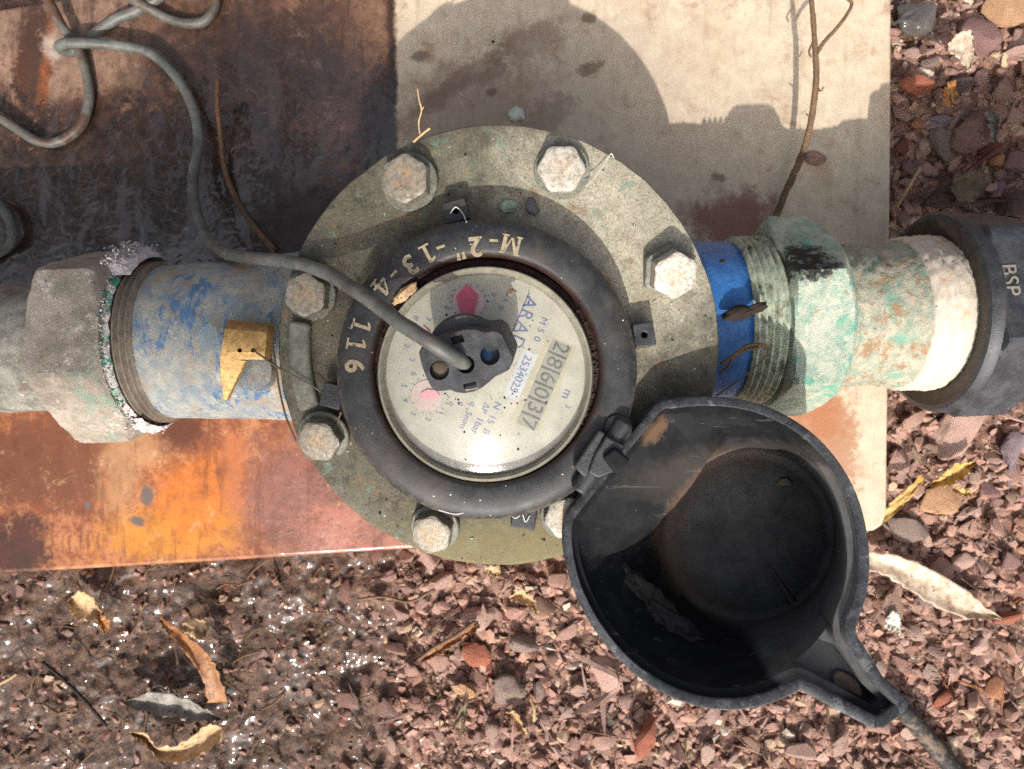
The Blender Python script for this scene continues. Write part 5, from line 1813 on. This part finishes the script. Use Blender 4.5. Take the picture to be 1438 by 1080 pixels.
leaf(([(1308, 678), (1322, 668), (1342, 652), (1372, 648)], [(1304, 682), (1330, 682), (1352, 672), (1372, 650)]), DG - .002, 'leaf_yel', 'bright yellow curled leaf near the corner of the sheet', seed=8, curl=.004)
leaf(([(1336, 684), (1352, 686), (1365, 690)], [(1338, 690), (1352, 696), (1364, 698)]), DG, 'leaf_yel', 'small yellow leaf scrap just below the curled yellow leaf', seed=9, curl=.002)
leaf(([(1208, 738), (1244, 712), (1272, 688), (1294, 666)], [(1210, 752), (1250, 728), (1280, 698), (1300, 672)]), DG - .006, 'leaf_yel', 'yellow flat grass blade leaning on the corner of the sheet', 'grass', curl=.001, group=None, seed=10, name='dry_grass')
leaf(([(1334, 255), (1350, 246), (1372, 240), (1392, 244)], [(1336, 266), (1346, 282), (1368, 282), (1390, 262)]), DG - .004, 'leaf_dull', 'dull tan lobed leaf in the shade by the dark boulders', seed=11)
leaf(([(1332, 62), (1348, 44), (1366, 44), (1368, 66)], [(1330, 72), (1346, 82), (1358, 98), (1366, 96)]), DG - .012, 'leaf_pale', 'flaky white crust stuck on the broad mauve rock', 'crust', curl=.001, group=None, seed=12, name='rock_crust')
leaf(([(1326, 128), (1332, 116), (1342, 112)], [(1324, 146), (1336, 150), (1344, 134)]), DG - .004, 'leaf_or', 'orange leaf scrap in the gap below the crusted rock', seed=13, curl=.002)
leaf(([(1392, 156), (1400, 160), (1404, 176), (1398, 202)], [(1384, 156), (1390, 172), (1392, 190), (1396, 203)]), DG - .008, 'leaf_grey', 'narrow dark grey leaf on edge beside the large angular rock', seed=14, curl=.003)
leaf(([(715, 838), (730, 828), (745, 836), (758, 858)], [(718, 844), (732, 846), (744, 852), (754, 864)]), DG, 'leaf_tan', 'papery tan pod lying between the flange and the lid', 'seed pod', seed=15, curl=.003, group=None, name='seed_pod')
leaf(([(712, 1000), (722, 998), (732, 1012), (742, 1030)], [(710, 1006), (718, 1014), (728, 1026), (736, 1034)]), DG, 'leaf_tan', 'pale split husk in the lower middle gravel', 'seed husk', seed=16, curl=.003, group=None, name='seed_husk')
leaf(([(590, 925), (620, 905), (650, 885), (672, 876)], [(592, 930), (622, 916), (655, 894), (674, 882)]), DG, 'leaf_brown', 'narrow curled brown leaf pointing up to the pale speckled rock', seed=17, curl=.002)
leaf(([(684, 796), (700, 794), (702, 806)], [(684, 806), (692, 810), (700, 810)]), DG, 'leaf_tan', 'tiny cream leaf scrap just under the flange rim', seed=18, curl=.001)
leaf(([(640, 1010), (650, 990), (656, 988), (652, 1030)], [(634, 1030), (640, 1020), (648, 1010), (646, 1040)]), DG, 'leaf_dull', 'greenish grey rolled leaf in the lower middle gravel', seed=19, curl=.002)
leaf(([(1246, 868), (1252, 858), (1262, 862), (1266, 880)], [(1242, 880), (1248, 884), (1256, 884), (1264, 892)]), DG - .002, 'chipw', 'pale green white chip of bark right of the lid', 'bark chip', seed=20, curl=.001, group=None, name='bark_chip')
stick('twig', [(502, 842, .412), (540, 838, .410), (575, 845, .411), (610, 828, .410)], .0009, 'twig', 'bent dry twig lying in the gravel under the flange', 'twig')
stick('twig', [(588, 926, .411), (612, 908, .409), (640, 892, .409), (668, 872, .411)], .0010, 'twig', 'straight dry twig beside the narrow brown leaf', 'twig')
stick('twig', [(60, 930, .412), (90, 955, .410), (120, 985, .410), (150, 1020, .412)], .0010, 'clod', 'dark thin twig in the wet mud', 'twig')
stick('straw_stem', [(-10, 965, .411), (10, 955, .410), (24, 946, .411)], .0008, 'straw', 'short straw stem at the frame edge in the mud', 'straw')
stick('straw_stem', [(745, 980, .411), (750, 995, .409), (750, 1012, .411)], .0010, 'straw', 'short upright straw beside the pale split husk', 'straw')
stick('straw_stem', [(1258, 292, .412), (1275, 265, .408), (1292, 236, .409)], .0009, 'straw', 'thin straw leaning between the sheet and the dark boulder', 'straw')

def lump(px, py, d, rx, ry, rz, mat, label, cat, name, ang=0, seed=0, amp=.45, parent=None, k=3):
    bm = bmesh.new()
    bmesh.ops.create_icosphere(bm, subdivisions=k, radius=1)
    c = P(px, py, d)
    a = math.radians(ang)
    v = []
    for q in bm.verts:
        p = q.co * (1 + amp * mnoise.fractal(q.co * 1.6 + Vector((seed, seed * 2, 0)), .9, 2.0, 4))
        x, y, z = p.x * rx, p.y * ry, p.z * rz
        v.append(c + Vector((x * math.cos(a) - y * math.sin(a), x * math.sin(a) + y * math.cos(a), z)))
    f = [tuple(w.index for w in g.verts) for g in bm.faces]
    bm.free()
    o = ob(name, v, f, MAT[mat], at=c, sharp=None)
    return tag(o, label, cat) if label else o
lump(1036, 441, .2970, .0062, .0030, .0022, 'clod', 'dark clod of mud stuck on the bright blue neck', 'clod', 'mud_clod', 12, 3)
lump(1058, 434, .2965, .0062, .0020, .0020, 'clod', 'thin smear of mud beside the dark clod on the blue neck', 'clod', 'mud_clod', 18, 9)
lump(1014, 369, .3110, .0016, .0014, .0010, 'clod', 'round black speck of dirt on the blue neck near the flange bolt', 'dirt speck', 'dirt_speck', 0, 5, .25, k=2)
lump(747, 291, .2890, .0026, .0040, .0008, 'slate', 'grey stone flake lying on the flange behind the dial', 'stone flake', 'stone_flake', 20, 6, .4, k=2)
lump(714, 289, .2890, .0036, .0026, .0007, 'lichen', 'pale green lichen spot on the flange beside the grey flake', 'lichen', 'lichen_spot', 0, 7, .4, k=3)
lump(1145, 222, .3985, .0062, .0040, .0020, 'stone', 'small mauve stone chip lying on the cream sheet by the twig', 'stone chip', 'stone_chip', -20, 8, .35, k=2)
lump(900, 832, .2900, .0175, .0058, .0050, 'mud', 'crumbling black dirt heap caked inside the open lid', 'dirt heap', 'dirt_heap', -42, 4, .55, k=5)
lump(945, 880, .2860, .0150, .0045, .0040, 'mud', 'thin end of caked black dirt along the lid wall', 'dirt heap', 'dirt_heap', -30, 11, .55, k=5)
lump(1101, 677, .3095, .0030, .0018, .0014, 'clay', 'tiny brown leaf crumb on the floor of the open lid', 'crumb', 'leaf_crumb', 0, 12, .5, k=2)
lump(725, 160, .3990, .0050, .0042, .0016, 'chipw', 'white crusty spot on the sheet just behind the flange', 'crust', 'white_crust', 0, 13, .5, k=3)
lump(718, 411, .2685, .0020, .0012, .0006, 'clay', 'brown insect husk on the dome above the lettering', 'husk', 'insect_husk', 30, 14, .5, k=2)
lump(569, 412, .2690, .0050, .0022, .0020, 'leaf_tan', 'tan scrap of bark wedged between collar and dial by the cable', 'bark chip', 'bark_chip', 40, 15, .5, k=3)

# grit and flakes caught on the meter
def grit(name, n, place, size, mat, label):
    vs_, fs_ = [], []
    tmpl = [([v.co.copy() for v in me_.vertices], [tuple(p.vertices) for p in me_.polygons]) for me_ in CHIP]
    random.seed(len(label))
    while n:
        c = place()
        if c is None:
            continue
        n -= 1
        V, Fc = random.choice(tmpl)
        k = size * (.35 + 1.4 * random.random() ** 4)
        R = Matrix.Rotation(random.uniform(0, 6.3), 3, 'Z')
        b = len(vs_)
        vs_ += [c + R @ (q * k) for q in V]
        fs_ += [tuple(i + b for i in q) for q in Fc]
    return tag(ob(name, vs_, fs_, MAT[mat], sharp=None), label, 'grit', kind='stuff')
def on_flange():
    r, a = random.uniform(.060, .089), random.uniform(0, 6.283)
    return Vector((MC.x + r * math.cos(a), MC.y + r * math.sin(a), FLZ + .0002))
def on_collar():
    r, a = random.uniform(.0445, .0555), random.uniform(0, 6.283)
    return Vector((CC.x + r * math.cos(a), CC.y + r * math.sin(a), CZ if r < .053 else CZ - .0008))
def on_dome():
    r, a = .034 * random.random() ** .5, random.uniform(0, 6.283)
    if random.random() > .5:
        q = P(random.choice((712, 690, 735, 640)) + random.gauss(0, 9), random.choice((416, 556, 487, 560)) + random.gauss(0, 6), .262)
        d = Vector((q.x - DC.x, q.y - DC.y))
        r, a = min(.034, d.length), math.atan2(d.y, d.x)
    return Vector((DC.x + r * math.cos(a), DC.y + r * math.sin(a), CZ + .0068 - (Rs - math.sqrt(Rs * Rs - r * r))))
def in_seam():
    r, a = random.uniform(.0412, .0435), random.uniform(0, 6.283)
    return Vector((DC.x + r * math.cos(a), DC.y + r * math.sin(a), CZ - .0042))
def in_lid():
    r, a = random.uniform(0, 100), random.uniform(0, 6.283)
    return P(fc.x + r * math.cos(a), fc.y + r * math.sin(a), .3098)
grit('pale_grit', 190, on_flange, .00055, 'lichen', 'pale specks of grit scattered over the flange')
grit('dark_grit', 120, on_flange, .0006, 'clod', 'dark crumbs of dirt scattered over the flange')
grit('white_grit', 70, on_collar, .00036, 'chipw', 'tiny white flakes on the black collar round the dial')
grit('brown_grit', 150, on_dome, .00042, 'rustgap', 'brown specks of dirt on the clear dome of the dial')
grit('rusty_crumbs', 420, in_seam, .0009, 'rustgap', 'rusty crumbs packed in the gap between collar and dial')
grit('lid_grit', 60, in_lid, .0005, 'clay', 'light crumbs lying inside the open lid')
for k, pts_ in enumerate(([(632, 300, .2795), (640, 291, .2790), (650, 300, .2800), (655, 312, .272)], [(716, 722, .281), (724, 728, .2795), (733, 722, .2795), (738, 733, .280), (744, 724, .2798)],
                          [(822, 262, .283), (836, 248, .2855), (850, 228, .2875), (858, 216, .2885), (862, 222, .2885)], [(616, 716, .2720), (640, 722, .2715), (668, 717, .2712), (690, 724, .2715)])):
    v, f = tube([P(*q) for q in pts_], .00022, 5, 6)
    tag(ob('web_thread', v, f, MAT['web'], at=P(*pts_[0])), ('pale cobweb strand over the small lug behind the collar', 'tangled pale fibre on the lug below the collar', 'pale fibre trailing off the sunlit tan bolt at the flange rim', 'loose pale thread along the lower edge of the collar')[k], 'thread')

# ================================================================== UNSEEN TREES ADDED FOR SOFT SHADE AND DARK REFLECTIONS
MAT['bark'] = plain('bark', C(120, 104, 88, .7), .9, 0, .4, 20, .6)
MAT['foliage'] = mat_leaf('green_leaf', C(78, 96, 52, .55), C(110, 124, 72, .6))
tree = thing('tree', 'unseen leafy tree added to throw soft shade on the meter', 'tree', (-1.9, -5.2, 0))
def wp(x, y, z, t):
    """a point t metres up the sun's ray that ends at x, y, z"""
    return Vector((x, y, z)) - SUN_DIR * t
tip = wp(-.12, .03, .14, 5.2)
v, f = tube([(-1.9, -5.2, -.2), (-1.88, -5.18, 1.2), (-1.95, -5.1, 2.6), (-1.8, -5.0, 3.8), (-1.6, -4.9, 5.2)], lambda t: .11 - .07 * t, 14, 8, .12)
ob('trunk', v, f, MAT['bark'], tree)
v, f = tube([(-1.93, -5.12, 2.4), (-1.5, -4.8, 3.1), (-1.0, -4.4, 3.6), tip + Vector((-.35, -.25, .03)), tip + Vector((-.12, -.06, .02)), tip], lambda t: .045 * (1 - t) + .003, 10, 8, .1)
ob('limb', v, f, MAT['bark'], tree)
lv, lf = [], []
def add_leaf(c, L, Wd):
    d = Vector((random.gauss(0, 1), random.gauss(0, 1), random.gauss(0, .5))).normalized()
    q = d.cross(Vector((random.gauss(0, .5), random.gauss(0, .5), 1))).normalized()
    nn = d.cross(q)
    b = len(lv)
    for t, w in ((-1, 0), (-.45, .8), (.1, 1), (.6, .6), (1, 0)):
        m_ = c + d * L * t + nn * L * .18 * t * t
        lv.append(m_ + q * Wd * w)
        lv.append(m_ - q * Wd * w)
    for k in range(4):
        lf.append((b + 2 * k, b + 2 * k + 1, b + 2 * k + 3, b + 2 * k + 2))
random.seed(23)
for _ in range(SHADE_N):
    u, w_ = random.gauss(0, 1), random.gauss(0, 1)
    if u * u + w_ * w_ > 2.6:
        continue
    add_leaf(wp(-.130 + .060 * u, .032 + .033 * w_, .14, 5.2 + random.uniform(-.35, .35)), random.uniform(.018, .030), random.uniform(.005, .008))
for k in range(26):
    cc = Vector((-1.7 + random.gauss(0, .9), -5.0 + random.gauss(0, .8), 4.6 + random.gauss(0, .7)))
    if cc.x > -.75:
        continue
    for _ in range(70):
        add_leaf(cc + Vector((random.gauss(0, .2), random.gauss(0, .2), random.gauss(0, .16))), random.uniform(.03, .05), random.uniform(.008, .014))
o = ob('foliage', lv, lf, MAT['foliage'], tree, sharp=None)
o['kind'] = 'stuff'
added_tree2 = thing('tree', 'second unseen leafy tree added to darken reflections in the wet film', 'tree', (-3.4, 1.9, 0))  # out of view, put in so its crown darkens the wet film
v, f = tube([(-3.4, 1.9, -.2), (-3.38, 1.88, 1.3), (-3.3, 1.95, 2.8), (-3.1, 1.8, 4.4), (-3.0, 1.7, 5.6)], lambda t: .13 - .09 * t, 14, 8, .12)
ob('trunk', v, f, MAT['bark'], added_tree2)
lv, lf = [], []
random.seed(31)
for k in range(95):
    cc = Vector((-2.7 + random.gauss(0, .75), 1.4 + random.gauss(0, .8), 4.1 + random.gauss(0, .95)))
    for _ in range(55):
        add_leaf(cc + Vector((random.gauss(0, .17), random.gauss(0, .17), random.gauss(0, .13))), random.uniform(.03, .055), random.uniform(.010, .018))
    if k % 4 == 0:
        v, f = tube([(-3.15, 1.85, 3.0 + k * .02), (Vector((-3.15, 1.85, 3.0 + k * .02)) + cc) / 2 + Vector((0, 0, .15)), cc], lambda t: .03 * (1 - t) + .006, 6, 5)
        ob('limb', v, f, MAT['bark'], added_tree2)
o = ob('foliage', lv, lf, MAT['foliage'], added_tree2, sharp=None)
o['kind'] = 'stuff'
